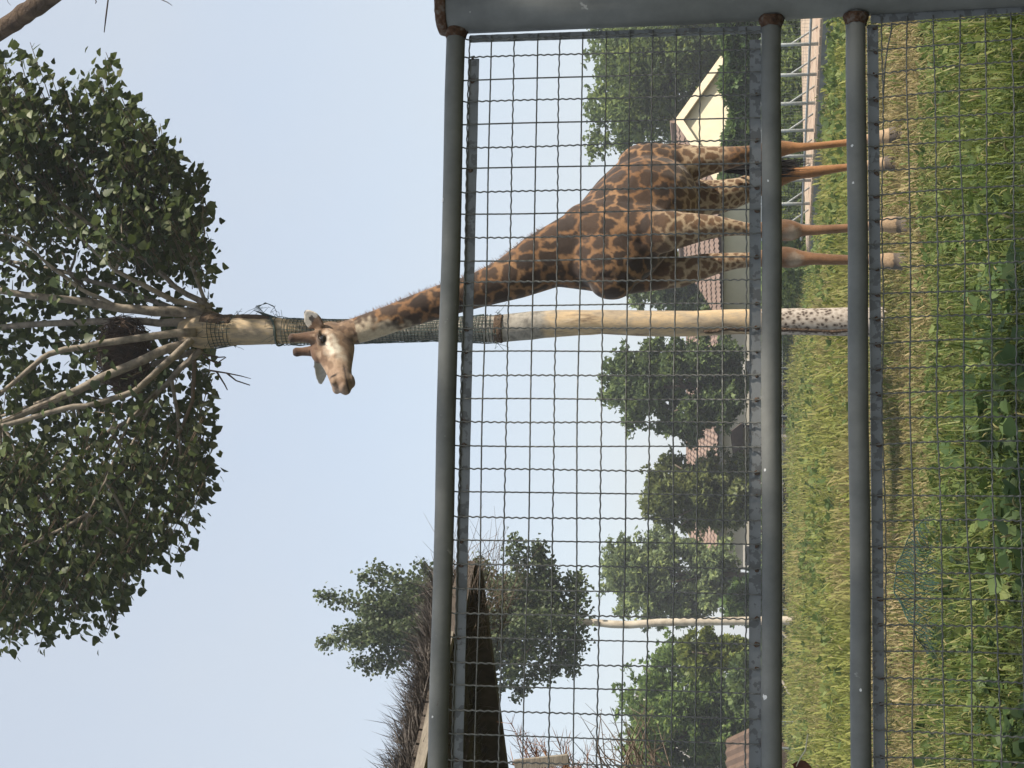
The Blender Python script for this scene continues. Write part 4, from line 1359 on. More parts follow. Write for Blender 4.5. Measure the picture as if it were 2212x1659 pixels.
b = MB()
for k in range(46):
    s_ = Vector((P(1380, 1720, 9.2).x + random.uniform(-.15, .1), 9.2 + random.gauss(0, .1), random.uniform(1.6, 2.1)))
    e = P(random.uniform(1225, 1420), random.uniform(1510, 1650), 9.2 + random.gauss(0, .2))
    mid = s_.lerp(e, .5) + Vector((random.gauss(0, .03), 0, .04))
    b.tube([s_, mid, e], [.007, .004, .0012], 4, False)
    for q in range(2):
        f = mid.lerp(e, random.random()); b.tube([f, f + Vector((random.gauss(.04, .05), random.gauss(0, .04), random.gauss(.03, .06)))], [.0022, .0008], 3, False)
b.tube([(P(1400, 1720, 9.2).x, 9.2, -.05), (P(1400, 1720, 9.2).x, 9.2, 1.9)], [.03, .02], 7)
b.build("twigs", M['grey_twig'], bt)

# ------------------------------------------------------------------ giraffe
GO = Vector((1.71, 14.67, 0))
PHI = math.radians(43)
GF = Vector((-math.cos(PHI), -math.sin(PHI), 0))
GLF = Vector((-GF.y, GF.x, 0))
Zv = Vector((0, 0, 1))


def GP(s, t, z):
    return GO + GF * s + GLF * t + Zv * z


gb = MB()
NR = 24


def ell_ring(c, a, b_):
    return [c + a * math.cos(2 * math.pi * k / NR) + b_ * math.sin(2 * math.pi * k / NR) for k in range(NR)]


# trunk of the body: rings along the spine (s, top z, bottom z, half width)
torso = [(-.62, 2.32, 2.14, .06), (-.56, 2.44, 2.02, .12), (-.46, 2.56, 1.95, .18), (-.30, 2.66, 1.92, .25), (-.05, 2.79, 1.84, .37),
         (.15, 2.88, 1.82, .40), (.35, 2.99, 1.89, .35), (.55, 3.09, 1.97, .32), (.72, 3.10, 2.06, .29), (.90, 3.02, 2.16, .26), (1.05, 2.86, 2.28, .20), (1.14, 2.72, 2.40, .12)]
rings = []
for s, zt, zb, w in torso:
    ring_ = []
    for k in range(NR):
        a = 2 * math.pi * k / NR
        y_, z_ = math.cos(a), math.sin(a)
        wz = w * (1 - .30 * max(0, z_) ** 1.5)            # narrower over the spine
        ring_.append(GP(s, y_ * wz, (zt + zb) / 2 - .02 + z_ * (zt - zb) / 2))
    rings.append(ring_)
gb.loft(rings)

# neck: back outline, front outline, distance, thickness ratio
neck = [((1222, 462), (1345, 640), 14.22, .62), ((1175, 490), (1268, 628), 14.14, .66), ((1130, 518), (1206, 620), 14.05, .74), ((1075, 562), (1132, 643), 13.97, .82),
        ((1014, 594), (1041, 664), 13.90, .86), ((950, 614), (975, 682), 13.84, .86), ((892, 636), (915, 699), 13.80, .88),
        ((840, 658), (860, 716), 13.78, .9), ((787, 678), (806, 734), 13.78, .9), ((748, 692), (776, 742), 13.79, .9), ((722, 700), (752, 745), 13.80, .9)]
rings = []
for (xa, ya), (xb, yb), D, rt in neck:
    A, B = P(xa, ya, D), P(xb, yb, D)
    h = (A - B) / 2
    rings.append(ell_ring((A + B) / 2, h, Vector((0, 1, 0)) * h.length * rt))
gb.loft(rings)


def limb(stations, ratio=.9):
    rr = []
    for st_ in stations:
        X, Ya, Yb, D = st_[:4]
        rt = st_[4] if len(st_) > 4 else ratio
        A, B = P(X, Ya, D), P(X, Yb, D)
        h = (A - B) / 2
        rr.append(ell_ring((A + B) / 2, h, Vector((0, 1, 0)) * h.length * rt))
    gb.loft(rr)


limb([(1330, 470, 575, 14.10, .55), (1400, 455, 556, 14.02, .62), (1440, 453, 546, 14.0, .7), (1509, 461, 524, 14.02, .9), (1558, 467, 512, 14.03, 1.05), (1591, 475, 509.5, 14.04, 1.1), (1618, 481, 510, 14.05, 1.1),
      (1650, 479, 516, 14.05, 1.05), (1680, 473, 520, 14.05, .95), (1700, 473, 522, 14.05, .9), (1716, 476, 520, 14.05, .9), (1732, 484, 511, 14.05), (1757, 486, 509, 14.05, 1.1), (1790, 484.5, 506, 14.05, 1.1),
      (1826, 483, 503.5, 14.05, 1.1), (1860, 480, 501, 14.05, 1.1), (1892, 475, 498, 14.05, 1.1), (1912, 468, 502, 14.04), (1930, 466, 504, 14.03), (1945, 468, 503, 14.02), (1956, 464, 508, 14.0), (1970, 461, 512, 13.99)])
limb([(1310, 560, 636, 14.28, .8), (1360, 555, 636, 14.28, .8), (1433, 562, 626, 14.30, .8), (1476, 554, 621, 14.32, .8), (1515, 548, 606, 14.33, .85), (1558, 545.5, 590, 14.34, .95), (1591, 545, 581.5, 14.35, 1.1), (1618, 545, 578, 14.35, 1.1),
      (1650, 538, 577, 14.35, 1), (1680, 532, 577, 14.35, .9), (1700, 532, 580, 14.35, .85), (1716, 535, 579, 14.35, .85), (1733, 541, 575.5, 14.35), (1757, 545, 573, 14.35, 1.1), (1790, 548, 573, 14.35, 1.1),
      (1826, 550, 573, 14.35, 1.15), (1860, 550.5, 571.5, 14.35, 1.15), (1892, 550, 571, 14.35, 1.15), (1908, 546, 579, 14.34), (1922, 545, 584, 14.33), (1938, 547, 582, 14.32), (1948, 544, 587, 14.31), (1962, 541, 590, 14.30)])
limb([(1340, 372, 430, 14.90, .6), (1362, 345, 428, 14.82, .7), (1392, 323, 416, 14.84, .75), (1427, 315, 405, 14.84, .8), (1467, 313, 398, 14.84, .85), (1489, 314, 396, 14.84, .9), (1509, 315, 389, 14.84, .95), (1525, 316, 382, 14.84, 1), (1558, 316, 371, 14.85, 1.05),
      (1590, 316, 361, 14.82, 1.1), (1620, 314, 352, 14.85, 1.1), (1650, 308, 347, 14.88, 1.05), (1680, 303, 342, 14.9, .95), (1700, 304, 336, 14.9, .9), (1724, 308, 329, 14.9, 1.1), (1757, 307, 324, 14.89, 1.2), (1790, 304, 321, 14.88, 1.2),
      (1826, 300, 317, 14.87, 1.2), (1860, 293, 313, 14.86, 1.1), (1892, 283, 310.5, 14.84), (1912, 278, 310, 14.82), (1930, 273, 309, 14.80), (1940, 272, 308, 14.79), (1953, 266, 309, 14.77)])
limb([(1380, 380, 455, 15.15, .8), (1450, 383, 472, 15.2, .8), (1505, 388, 470, 15.25, .85), (1558, 388, 462, 15.3, .9), (1590, 384, 451, 15.33, .95), (1618, 376, 438, 15.36, .95), (1650, 365, 421, 15.40, .95), (1680, 358, 408, 15.42, .9),
      (1700, 358, 397, 15.43, .9), (1724, 360, 388, 15.44, 1), (1757, 358, 384, 15.44, 1.1), (1790, 356, 377, 15.43, 1.2), (1826, 353, 370.5, 15.42, 1.2), (1860, 348, 368, 15.4, 1.1), (1892, 342, 367, 15.38), (1908, 338, 368, 15.36), (1920, 336, 369, 15.35), (1930, 333, 371, 15.34), (1939, 331, 372, 15.33)])
# shoulder blade, haunch and brisket swellings
gb.ellipsoid(GP(.60, .20, 2.48), GF * .28, GLF * .15, Zv * .50 - GF * .06)
gb.ellipsoid(GP(.62, -.18, 2.44), GF * .28, GLF * .15, Zv * .48)
gb.ellipsoid(P(1322, 610, 14.0), Vector((.155, 0, 0)), Vector((0, .17, 0)), Vector((0, 0, .20)))
gb.ellipsoid(GP(-.26, .15, 2.25), GF * .26, GLF * .15, Zv * .30)
gb.ellipsoid(GP(-.34, -.12, 2.25), GF * .24, GLF * .15, Zv * .30)
# tail stem
gb.tube([GP(-.60, 0, 2.44), GP(-.70, -.01, 2.30), GP(-.72, -.02, 2.0), GP(-.70, -.05, 1.7), P(1600, 366, 15.16)], [.05, .038, .025, .02, .018], 10)

# head
HYAW, HPIT = math.radians(42), math.radians(21)
HF = Vector((-math.cos(HYAW) * math.cos(HPIT), -math.sin(HYAW) * math.cos(HPIT), -math.sin(HPIT)))
HL = Vector((-HF.y, HF.x, 0)).normalized()
HN = HF.cross(HL)
HO = P(702, 722, 13.80)


def HP(d, l, u):
    return HO + HF * d + HL * l + HN * u


rings = []
for d, u, hh, hw, bl in [(-.09, -.03, .07, .05, 0), (-.05, -.03, .125, .09, 0), (.02, -.035, .165, .115, 0), (.10, -.035, .185, .132, .1), (.18, -.04, .188, .132, .15), (.26, -.045, .172, .118, .2), (.34, -.045, .148, .10, .2), (.42, -.04, .126, .090, .15),
                         (.50, -.034, .108, .086, .1), (.57, -.032, .100, .090, 0), (.63, -.032, .096, .092, 0), (.675, -.036, .084, .086, 0), (.705, -.042, .056, .060, 0)]:
    rr = []
    for k in range(NR):
        a = 2 * math.pi * k / NR
        y_, z_ = math.cos(a), math.sin(a)
        wv = hw * (1 - (.45 * bl * 2) * max(0, -z_)) * (1 - .22 * max(0, z_))
        rr.append(HP(d, y_ * wv, u + z_ * hh))
    rings.append(rr)
gb.loft(rings)
for sg in (1, -1):
    gb.tube([HP(.10, .072 * sg, .05), HP(.082, .084 * sg, .12), HP(.06, .090 * sg, .18), HP(.042, .090 * sg, .24), HP(.03, .089 * sg, .285), HP(.024, .088 * sg, .312)], [.075, .058, .044, .038, .044, .030], 14)
    gb.ellipsoid(HP(.165, .108 * sg, .055), HF * .06, HL * .032, HN * .03)          # brow
    gb.ellipsoid(HP(.625, .056 * sg, .028), HF * .058, HL * .034, HN * .038)          # nostril pad
gb.ellipsoid(HP(.20, 0, .105), HF * .12, HL * .07, HN * .06)                          # forehead lump
gb.ellipsoid(HP(.69, 0, -.045), HF * .06, HL * .076, HN * .055)                      # upper lip
gb.ellipsoid(HP(.63, 0, -.112), HF * .075, HL * .052, HN * .034)                       # lower lip


def ear(base, tip, facing, w):
    ax = (tip - base); L = ax.length; ax.normalize()
    fc = (facing - ax * facing.dot(ax)).normalized(); sd = ax.cross(fc)
    rr = []
    for t, k in [(0, .35), (.12, .62), (.3, .95), (.5, 1.0), (.7, .8), (.86, .5), (.97, .2)]:
        c = base + ax * L * t
        ring_ = []
        for q_ in range(NR):
            a = 2 * math.pi * q_ / NR
            ca, sa = math.cos(a), math.sin(a)
            cup = (ca * ca) * .5 * w * k
            ring_.append(c + sd * ca * w * k + fc * (sa * .019 + cup))
        rr.append(ring_)
    gb.loft(rr)


near_base, near_tip = HP(.02, .115, .0), P(658, 670, 13.68)
ear(near_base, near_tip, Vector((-.45, -.85, .1)), .092)
far_base, far_tip = HP(.02, -.09, .05), P(692, 832, 13.97)
ear(far_base, far_tip, Vector((-.2, -.9, -.3)), .072)

tmp = gb.build("giraffe_tmp", None)
md = tmp.modifiers.new("r", 'REMESH'); md.mode = 'VOXEL'; md.voxel_size = .0105
dg = bpy.context.evaluated_depsgraph_get()
gme = bpy.data.meshes.new_from_object(tmp.evaluated_get(dg))
bpy.data.objects.remove(tmp)
nV = len(gme.vertices)
co = np.empty(nV * 3, dtype=np.float32); gme.vertices.foreach_get("co", co); co = co.reshape(-1, 3)
ed = np.empty(len(gme.edges) * 2, dtype=np.int32); gme.edges.foreach_get("vertices", ed); ed = ed.reshape(-1, 2)
deg = np.bincount(ed.ravel(), minlength=nV).reshape(-1, 1).astype(np.float32)
HOa = np.array(HO, dtype=np.float32)
nearhead = (np.linalg.norm(co - np.array(HP(.25, 0, .05), dtype=np.float32), axis=1) < .62)
for it in range(14):
    acc = np.zeros_like(co)
    np.add.at(acc, ed[:, 0], co[ed[:, 1]]); np.add.at(acc, ed[:, 1], co[ed[:, 0]])
    avg = acc / np.maximum(deg, 1)
    lam = np.where(nearhead, .5 if it < 3 else 0.0, .55)[:, None]
    co = co + (avg - co) * lam
gme.vertices.foreach_set("co", co.ravel().astype(np.float32))

# ---- coat: patches grown from seeds spread over the skin, spacing by body region
gu = (co - np.array(GO, dtype=np.float32))
S_ = gu @ np.array(GF); T_ = gu @ np.array(GLF); Z_ = co[:, 2]
hu = co - HOa
hd, hl_, hn_ = hu @ np.array(HF), hu @ np.array(HL), hu @ np.array(HN)
is_head = (hd > -.10) & (np.abs(hl_) < .5) & (hn_ > -.27) & (Z_ > 4.3)


def sstep(a, b_, x):
    t = np.clip((x - a) / (b_ - a), 0, 1)
    return t * t * (3 - 2 * t)


spacing = np.full(nV, .165)
spacing = np.where(Z_ > 3.05, .150, spacing)
rear = sstep(-.25, -.5, S_)
legz = sstep(2.25, 1.75, Z_)
spacing = spacing * (1 - .38 * rear * (Z_ < 2.7)) * (1 - .42 * legz)
spacing = np.where(Z_ < 1.6, .056, spacing)
spacing = np.where(Z_ < 1.25, .05, spacing)
cand = RNG.permutation(nV)[:26000]
cell = {}
seeds, ssp = [], []
for i in cand:
    if Z_[i] < .85 or (is_head[i] and hd[i] > -.02): continue
    p_ = co[i]; r_ = spacing[i] * RNG.uniform(.72, 1.25)
    if Z_[i] > 3.0:
        q_ = np.array((p_[0], p_[1], p_[2] * .8))
    else:
        q_ = p_
    key = tuple((q_ / .2).astype(int))
    ok = True
    for dx in (-1, 0, 1):
        for dy in (-1, 0, 1):
            for dz in (-1, 0, 1):
                for j in cell.get((key[0] + dx, key[1] + dy, key[2] + dz), ()):
                    if np.sum((seeds[j] - q_) ** 2) < r_ * r_:
                        ok = False; break
                if not ok: break
            if not ok: break
        if not ok: break
    if ok:
        cell.setdefault(key, []).append(len(seeds)); seeds.append(q_); ssp.append(r_)
kd = kdtree.KDTree(len(seeds))
for i, s in enumerate(seeds): kd.insert(Vector(s), i)
kd.balance()
patch = np.zeros(nV); tone = np.zeros(nV)
for i in range(nV):
    z = Z_[i]
    if z < .8: continue
    p_ = Vector(co[i])
    k = .014 if z < 1.6 else .030
    n3 = noise.noise_vector(p_ * 11) * k + noise.noise_vector(p_ * 34) * (k * .55)
    w_ = p_ + n3
    if z > 3.0: w_.z *= .8
    r2 = kd.find_n(w_, 2)
    d1, d2 = r2[0][2], r2[1][2]
    e = (d2 - d1) / ssp[r2[0][1]] + .22 * noise.noise(p_ * 19) + .10 * noise.noise(p_ * 47)
    wide = .025 + .10 * (z < 2.0) + .16 * (z < 1.6)
    t = (e - wide) / (.30 if z > 1.9 else .22)
    t = 0 if t < 0 else 1 if t > 1 else t
    patch[i] = t * t * (3 - 2 * t)
    tone[i] = (r2[0][1] * 37 % 11) / 10.0
fade = sstep(.95, 1.35, Z_)
patch *= fade
patch = np.where(is_head & (hd > -.03), 0, patch)


def lerp(a, b_, t):
    return a + (b_ - a) * t[:, None]


nz1 = np.array([noise.noise(Vector(p_) * 3.0) for p_ in co]); nz2 = np.array([noise.noise(Vector(p_) * 40) for p_ in co])
tan = np.tile(np.array([.165, .083, .036]), (nV, 1))
cream = np.array([.38, .295, .195])
tan = lerp(tan, np.array([.235, .132, .064]), sstep(-.2, .5, nz1))
belly = sstep(2.05, 1.86, Z_) * sstep(1.5, 1.65, Z_)
innerleg = np.clip(sstep(.06, -.04, T_ * np.sign(1)) * sstep(2.2, 1.9, Z_) * sstep(1.2, 1.5, Z_) * (S_ < .1), 0, 1)
chestleg = sstep(.35, .55, S_) * sstep(2.25, 2.0, Z_) * sstep(1.15, 1.5, Z_) * .75
pale = np.clip(np.maximum.reduce([belly * .8, innerleg, chestleg]), 0, 1)
tan = lerp(tan, cream, pale)
low = sstep(1.25, .95, Z_)
shank = np.where((S_ < 0)[:, None], np.array([[.28, .135, .055]]), np.array([[.19, .10, .052]])) * (1 + .35 * np.array([noise.noise(Vector((p_[0] * 14, p_[1] * 14, p_[2] * 7))) for p_ in co]))[:, None]
tan = tan + (shank - tan) * low[:, None]
fet = sstep(.52, .22, Z_)
tan = lerp(tan, np.array([.36, .265, .17]), fet * np.where(S_ < 0, .9, .7))
dark = lerp(np.tile(np.array([.028, .0165, .011]), (nV, 1)), np.array([.060, .034, .020]), tone * .8)
dark = lerp(dark, np.array([.15, .085, .045]), np.clip(pale + .5 * sstep(2.0, 1.5, Z_), 0, 1) * .8)
colr = lerp(tan, dark, patch)
# pale knees
for X, Y, D, r_ in ((1712, 508, 13.95, .075), (1716, 562, 14.25, .07)):
    kn = np.array(P(X, Y, D)); dk = np.linalg.norm(co - kn, axis=1)
    colr = lerp(colr, np.array([.40, .34, .28]), sstep(r_ * 1.5, r_ * .7, dk + .02 * nz2) * .75)
for X, Y, D in ((1690, 490, 14.0), (1692, 552, 14.3)):
    kn = np.array(P(X, Y, D)); dk = np.linalg.norm(co - kn, axis=1)
    colr = lerp(colr, np.array([.085, .045, .025]), sstep(.13, .05, dk) * .6)
# neck: dark along the underside shadow stripe is left to the light; chest patches darker
# head colours
spotn = np.array([noise.noise(Vector(p_) * 22) for p_ in co])
spot2 = np.array([noise.noise(Vector(p_) * 13 + Vector((5, 2, 1))) for p_ in co])
hc = np.tile(np.array([.165, .105, .065]), (nV, 1))
hc = lerp(hc, np.array([.29, .205, .14]), sstep(-.1, .25, spot2))
hc = lerp(hc, np.array([.105, .056, .032]), sstep(.09, .15, hn_))
hc = lerp(hc, np.array([.10, .052, .03]), np.clip(sstep(.0, .09, hn_) * sstep(.48, .2, hd) * sstep(-.08, .12, spotn) * .9, 0, 1))
hc = lerp(hc, np.array([.10, .058, .034]), np.clip(sstep(.06, .24, spotn) * sstep(.5, .36, hd), 0, 1) * .55)
# pale cheek running from below the eye towards the mouth corner
ck = ((hn_ + .03) + .25 * (hd - .25)) / .07
cheek = np.exp(-(((hd - .27) / .15) ** 2) - ck ** 2) * (hl_ > 0)
cheek2 = np.exp(-(((hd - .17) / .05) ** 2) - ((hn_ + .015) / .03) ** 2) * (hl_ > 0)
hc = lerp(hc, np.array([.56, .50, .41]), np.clip((cheek * 1.35 + cheek2 * .7) * (1 + 1.3 * spotn) - .22, 0, 1))
jawd = sstep(.02, .22, spotn) * sstep(-.05, -.12, hn_) * sstep(.34, .18, hd)
hc = lerp(hc, np.array([.085, .05, .03]), np.clip(jawd, 0, 1) * .75)
hc = lerp(hc, np.array([.13, .08, .048]), sstep(.06, -.02, hd) * .6)
muz = sstep(.44, .60, hd)
hc = lerp(hc, np.array([.28, .195, .135]), muz * .85)
hc = lerp(hc, np.array([.14, .082, .05]), np.clip(muz * sstep(.05, .3, spot2), 0, 1) * .6)
nost = np.exp(-(((hd - .60 - .3 * (hn_ - .02)) / .016) ** 2 + ((hn_ - .022) / .034) ** 2)) * (np.abs(hl_) > .035)
hc = lerp(hc, np.array([.025, .015, .012]), np.clip(nost * 1.5, 0, 1))
mouth = np.exp(-((hn_ + .078 - .06 * (hd - .62)) / .009) ** 2) * sstep(.47, .53, hd)
hc = lerp(hc, np.array([.03, .018, .014]), np.clip(mouth, 0, 1) * .95)
hc = lerp(hc, np.array([.16, .11, .075]), sstep(-.085, -.105, hn_) * sstep(.5, .56, hd) * .8)
eyer = np.sqrt(((hd - .165) / .056) ** 2 + ((hn_ - .032) / .042) ** 2)
hc = lerp(hc, np.array([.045, .03, .022]), sstep(1.3, .85, eyer) * .92)
tipk = sstep(.255, .29, hn_) * (np.abs(hl_) < .16)
hc = lerp(hc, np.array([.05, .027, .018]), tipk * .85)
# ears
for bs_, tp_ in ((near_base, near_tip), (far_base, far_tip)):
    A = np.array(bs_); ax = np.array(tp_) - A; L = np.linalg.norm(ax); ax /= L
    tt = (co - A) @ ax; rd = np.linalg.norm(co - A - tt[:, None] * ax, axis=1)
    isear = (tt > .09) & (tt < L * 1.1) & (rd < .13)
    hc = np.where(isear[:, None], np.array([[.42, .39, .34]]), hc)
    inner = isear & (rd < .036) & (tt < L * .66) & (tp_ is near_tip)
    hc = np.where(inner[:, None], np.array([[.05, .042, .038]]), hc)
# nape and throat just behind the head are pale
nm = [((P(*q_[0], q_[2]) + P(*q_[1], q_[2])) / 2, (P(*q_[1], q_[2]) - P(*q_[0], q_[2])) / 2) for q_ in neck]
NA, NB = np.array(nm[5][0]), np.array(nm[10][0])
nax = NB - NA; nL = np.linalg.norm(nax); nax = nax / nL
nt = ((co - NA) @ nax) / nL
nfr = np.array(nm[8][1]); nfh = np.linalg.norm(nfr); nfr = nfr / nfh
nside = ((co - NA - np.outer(nt * nL, nax)) @ nfr) / nfh
nape = sstep(.52, .86, nt + .22 * spotn + .28 * nside) * sstep(-.75, .05, nside + .5 * spotn) * (Z_ > 4.0)
colr = lerp(colr, np.array([.50, .42, .31]), np.clip(nape, 0, 1) * .85)
wh = np.where(is_head, sstep(-.115, -.03, hd + .06 * spotn), 0.0)
wh = np.where(is_head & (hn_ > .06), 1.0, wh)
colr = lerp(colr, hc, wh)
colr *= (1 + .16 * nz2)[:, None]
# hooves
hoof = (Z_ < .13)
colr = np.where(hoof[:, None], np.array([[.10, .082, .068]]), colr)
ca = gme.color_attributes.new("coat", 'FLOAT_COLOR', 'POINT')
ca.data.foreach_set("color", np.concatenate([np.clip(colr, .004, .9), np.ones((nV, 1))], axis=1).astype(np.float32).ravel())

mt, nd, lk, bs = new_mat("giraffe_coat")
at = nd.new("ShaderNodeAttribute"); at.attribute_name = "coat"
t = noise_tex(nd, lk, 150, 4, .6)
r = ramp(nd, [(.3, (.72, .72, .72)), (.7, (1.2, 1.2, 1.2))])
lk.new(t.outputs[0], r.inputs[0])
mx = nd.new("ShaderNodeMix"); mx.data_type = 'RGBA'; mx.blend_type = 'MULTIPLY'; mx.inputs[0].default_value = 1
lk.new(at.outputs["Color"], mx.inputs[6]); lk.new(r.outputs[0], mx.inputs[7]); lk.new(mx.outputs[2], bs.inputs["Base Color"])
bs.inputs["Roughness"].default_value = .75; bs.inputs["Specular IOR Level"].default_value = .2
bs.inputs["Sheen Weight"].default_value = .15
bp = nd.new("ShaderNodeBump"); bp.inputs["Strength"].default_value = .5; bp.inputs["Distance"].default_value = .006
t9 = noise_tex(nd, lk, 38, 5, .65)
lk.new(t9.outputs[0], bp.inputs["Height"]); lk.new(bp.outputs[0], bs.inputs["Normal"])

giraffe = empty("giraffe", GO, "tall patched giraffe standing in the grass, facing left, head beside the tree trunk", "giraffe")
v0 = co - np.array(GO, dtype=np.float32)
gme.vertices.foreach_set("co", v0.ravel().astype(np.float32)); gme.update()
link("body", gme, mt, giraffe, True)
M['eye'], nd, lk, bs = new_mat("eye_dark")
bs.inputs["Base Color"].default_value = (.008, .006, .005, 1); bs.inputs["Roughness"].default_value = .08
M['lid'] = noisy("eyelid", [(.3, (.05, .035, .025)), (.7, (.10, .07, .05))], 60, .6, .2)
M['mane'] = noisy("mane_hair", [(.3, (.09, .045, .024)), (.7, (.20, .10, .05))], 30, .9, 0)
M['tuft'] = noisy("tail_hair", [(.3, (.008, .007, .007)), (.7, (.025, .02, .018))], 30, .7, 0)
for sg in (1, -1):
    b = MB(); b.ellipsoid(HP(.165, .112 * sg, .030), HF * .044, HL * .028, HN * .037, 20, 12)
    eye = b.build("eye", M['eye'], giraffe, True)
    b = MB()
    b.tube([HP(.165 + .046 * math.cos(a), (.112 + .012 * math.sin(a) + .010) * sg, .034 + .030 * math.sin(a)) for a in [math.pi * k / 10 for k in range(11)]], [.006] + [.010] * 9 + [.006], 8)
    b.build("eyelid", M['lid'], eye, True)
    # lashes
    b = MB()
    for k in range(9):
        a = math.pi * (k + .5) / 9
        p0 = HP(.165 + .044 * math.cos(a), .135 * sg, .038 + .026 * math.sin(a))
        b.tube([p0, p0 + HL * sg * .03 + HF * .012 - HN * .004], [.0022, .0008], 4)
    b.build("eyelashes", M['tuft'], eye)
# mane: short upright hair down the back of the neck
bp_ = [P(a_[0][0], a_[0][1], a_[2]) for a_ in neck]
fr_ = [P(a_[1][0], a_[1][1], a_[2]) for a_ in neck]
pts, dirs, nrm_, sz = [], [], [], []
for i in range(1, len(bp_) - 1):
    for k in range(150):
        t = random.random()
        p0 = bp_[i].lerp(bp_[i + 1], t); out = (p0 - fr_[i].lerp(fr_[i + 1], t)).normalized()
        back = (out * .6 + Vector((.5, .75, 0)) * .5).normalized()
        side = Vector((random.gauss(0, .010), random.gauss(0, .012), 0))
        pts.append(p0 - out * .02 + side + Vector((0, .015, 0))); dirs.append((back + Vector((random.gauss(0, .18), random.gauss(0, .18), .35 + random.gauss(0, .15))).normalized() * .5))
        nrm_.append((random.gauss(0, 1), random.gauss(0, 1), random.gauss(0, 1))); sz.append(random.uniform(.03, .055) * (.75 if i > 7 else 1))
HAIR_V = np.array([(-.035, 0, 0), (.035, 0, 0), (.02, .6, .03), (0, 1, .08), (-.02, .6, .03)]); HAIR_F = [(0, 1, 2, 3, 4)]
leaves("mane", np.array(pts), np.array(dirs), np.array(nrm_), np.array(sz), HAIR_V, HAIR_F, M['mane'], giraffe)
# tail tuft
b = MB()
top = P(1590, 366, 15.14)
for k in range(170):
    a = random.random() * 6.283; r0 = random.random() ** .5 * .03
    q0 = top + Vector((math.cos(a) * r0, math.sin(a) * r0, random.uniform(-.1, .12)))
    q1 = q0 + Vector((math.cos(a) * .035, math.sin(a) * .035, -.25)) + Vector((random.gauss(0, .012), random.gauss(0, .012), random.uniform(-.08, .05)))
    q2 = q1 + Vector((random.gauss(0, .015) + .01, random.gauss(0, .015), -random.uniform(.12, .34)))
    b.tube([q0, q1, q2], [.004, .0045, .0015], 3, False)
b.build("tail_tuft", M['tuft'], giraffe)

# ------------------------------------------------------------------ foreground mesh fence
BETA = math.radians(7.4)
FD = Vector((math.cos(BETA), math.sin(BETA), 0))
FN = Vector((math.sin(BETA), -math.cos(BETA), 0))     # towards the viewer
FO = Vector((0, 3.41, 0))


def FP(a, z, out=0.0):
    return FO + FD * a + FN * out + Vector((0, 0, z))


POST_A = .838
fence = empty("mesh_fence", FP(POST_A, 0), "grey pipe fence with crimped wire mesh across the foreground", "fence")
FL = -1.35           # where the modelled run ends, outside the frame
b = MB()
prof = [(-.1, .0575), (1.948, .0575)]
b.tube([FP(POST_A + .035, -.2), FP(POST_A + .014, .85), FP(POST_A + .004, 1.4), FP(POST_A, 1.936)], .0575, 40)
post = b.build("post", M['pipe'], fence, True)
b = MB()
ring = [(1.930, .0590), (1.934, .0612), (1.944, .0615), (1.952, .0590), (1.956, .05), (1.957, .02)]
b.loft([[FP(POST_A, z + .0012 * noise.noise(Vector((k * .9, z * 9, 3)))) + Vector((math.cos(t) * r, math.sin(t) * r, 0)) * (1 + .02 * noise.noise(Vector((k * .7, z * 50, 0))))
         for k, t in enumerate([2 * math.pi * q / 40 for q in range(40)])] for z, r in ring])
b.build("cap", M['rust'], post, True)
RAILS = [(1.915, .0208), (1.229, .0208), (1.052, .0208)]
for z, r in RAILS:
    b = MB()
    b.tube([FP(POST_A - .02 - (POST_A - FL - .02) * i / 12, z + .0012 * math.sin(i * 1.7)) for i in range(13)], r, 24)
    rail = b.build("rail", M['pipe'], fence, True)
    b = MB()
    rr = []
    for i, (da, k) in enumerate([(.006, 1.34), (.0, 1.30), (-.008, 1.12), (-.016, 1.03)]):
        c = FP(POST_A - .0545 + da, z)
        rr.append([c + (FN * math.cos(t) + Vector((0, 0, 1)) * math.sin(t)) * r * k * (1 + .10 * noise.noise(Vector((q * .8, i * 2.1, z * 9))))
                   - FD * .006 * noise.noise(Vector((q * 1.3, i, z)))
                   for q, t in enumerate([2 * math.pi * w / 22 for w in range(22)])])
    b.loft(rr)
    b.build("weld", M['rust'], rail, True)
    # flakes of bare primer on the pipe
    for a, ang, s_ in {1.915: [(.40, 60, 1.4), (-.7, 30, .6)], 1.229: [(.428, 20, .5), (-.18, 40, .7), (-.64, 42, 1.5), (.15, 70, .4)], 1.052: [(.5, 30, .7), (.42, 25, .7), (-.62, 5, .9)]}[z]:
        b = MB()
        t = math.radians(ang)
        nn = FN * math.cos(t) + Vector((0, 0, 1)) * math.sin(t)
        up = nn.cross(FD)
        c = FP(a, z) + nn * (r + .0003)
        n_ = 9
        b.add([c + FD * math.cos(2 * math.pi * q / n_) * .006 * s_ * random.uniform(.4, 1) + up * math.sin(2 * math.pi * q / n_) * .005 * s_ * random.uniform(.5, 1) + nn * .0002 for q in range(n_)] + [c + nn * .0006],
              [(q, (q + 1) % n_, n_) for q in range(n_)])
        b.build("paint_flake", M['chip'], rail)

# angle-iron edging of the two mesh panels: (a0, z0) - (a1, z1), face width


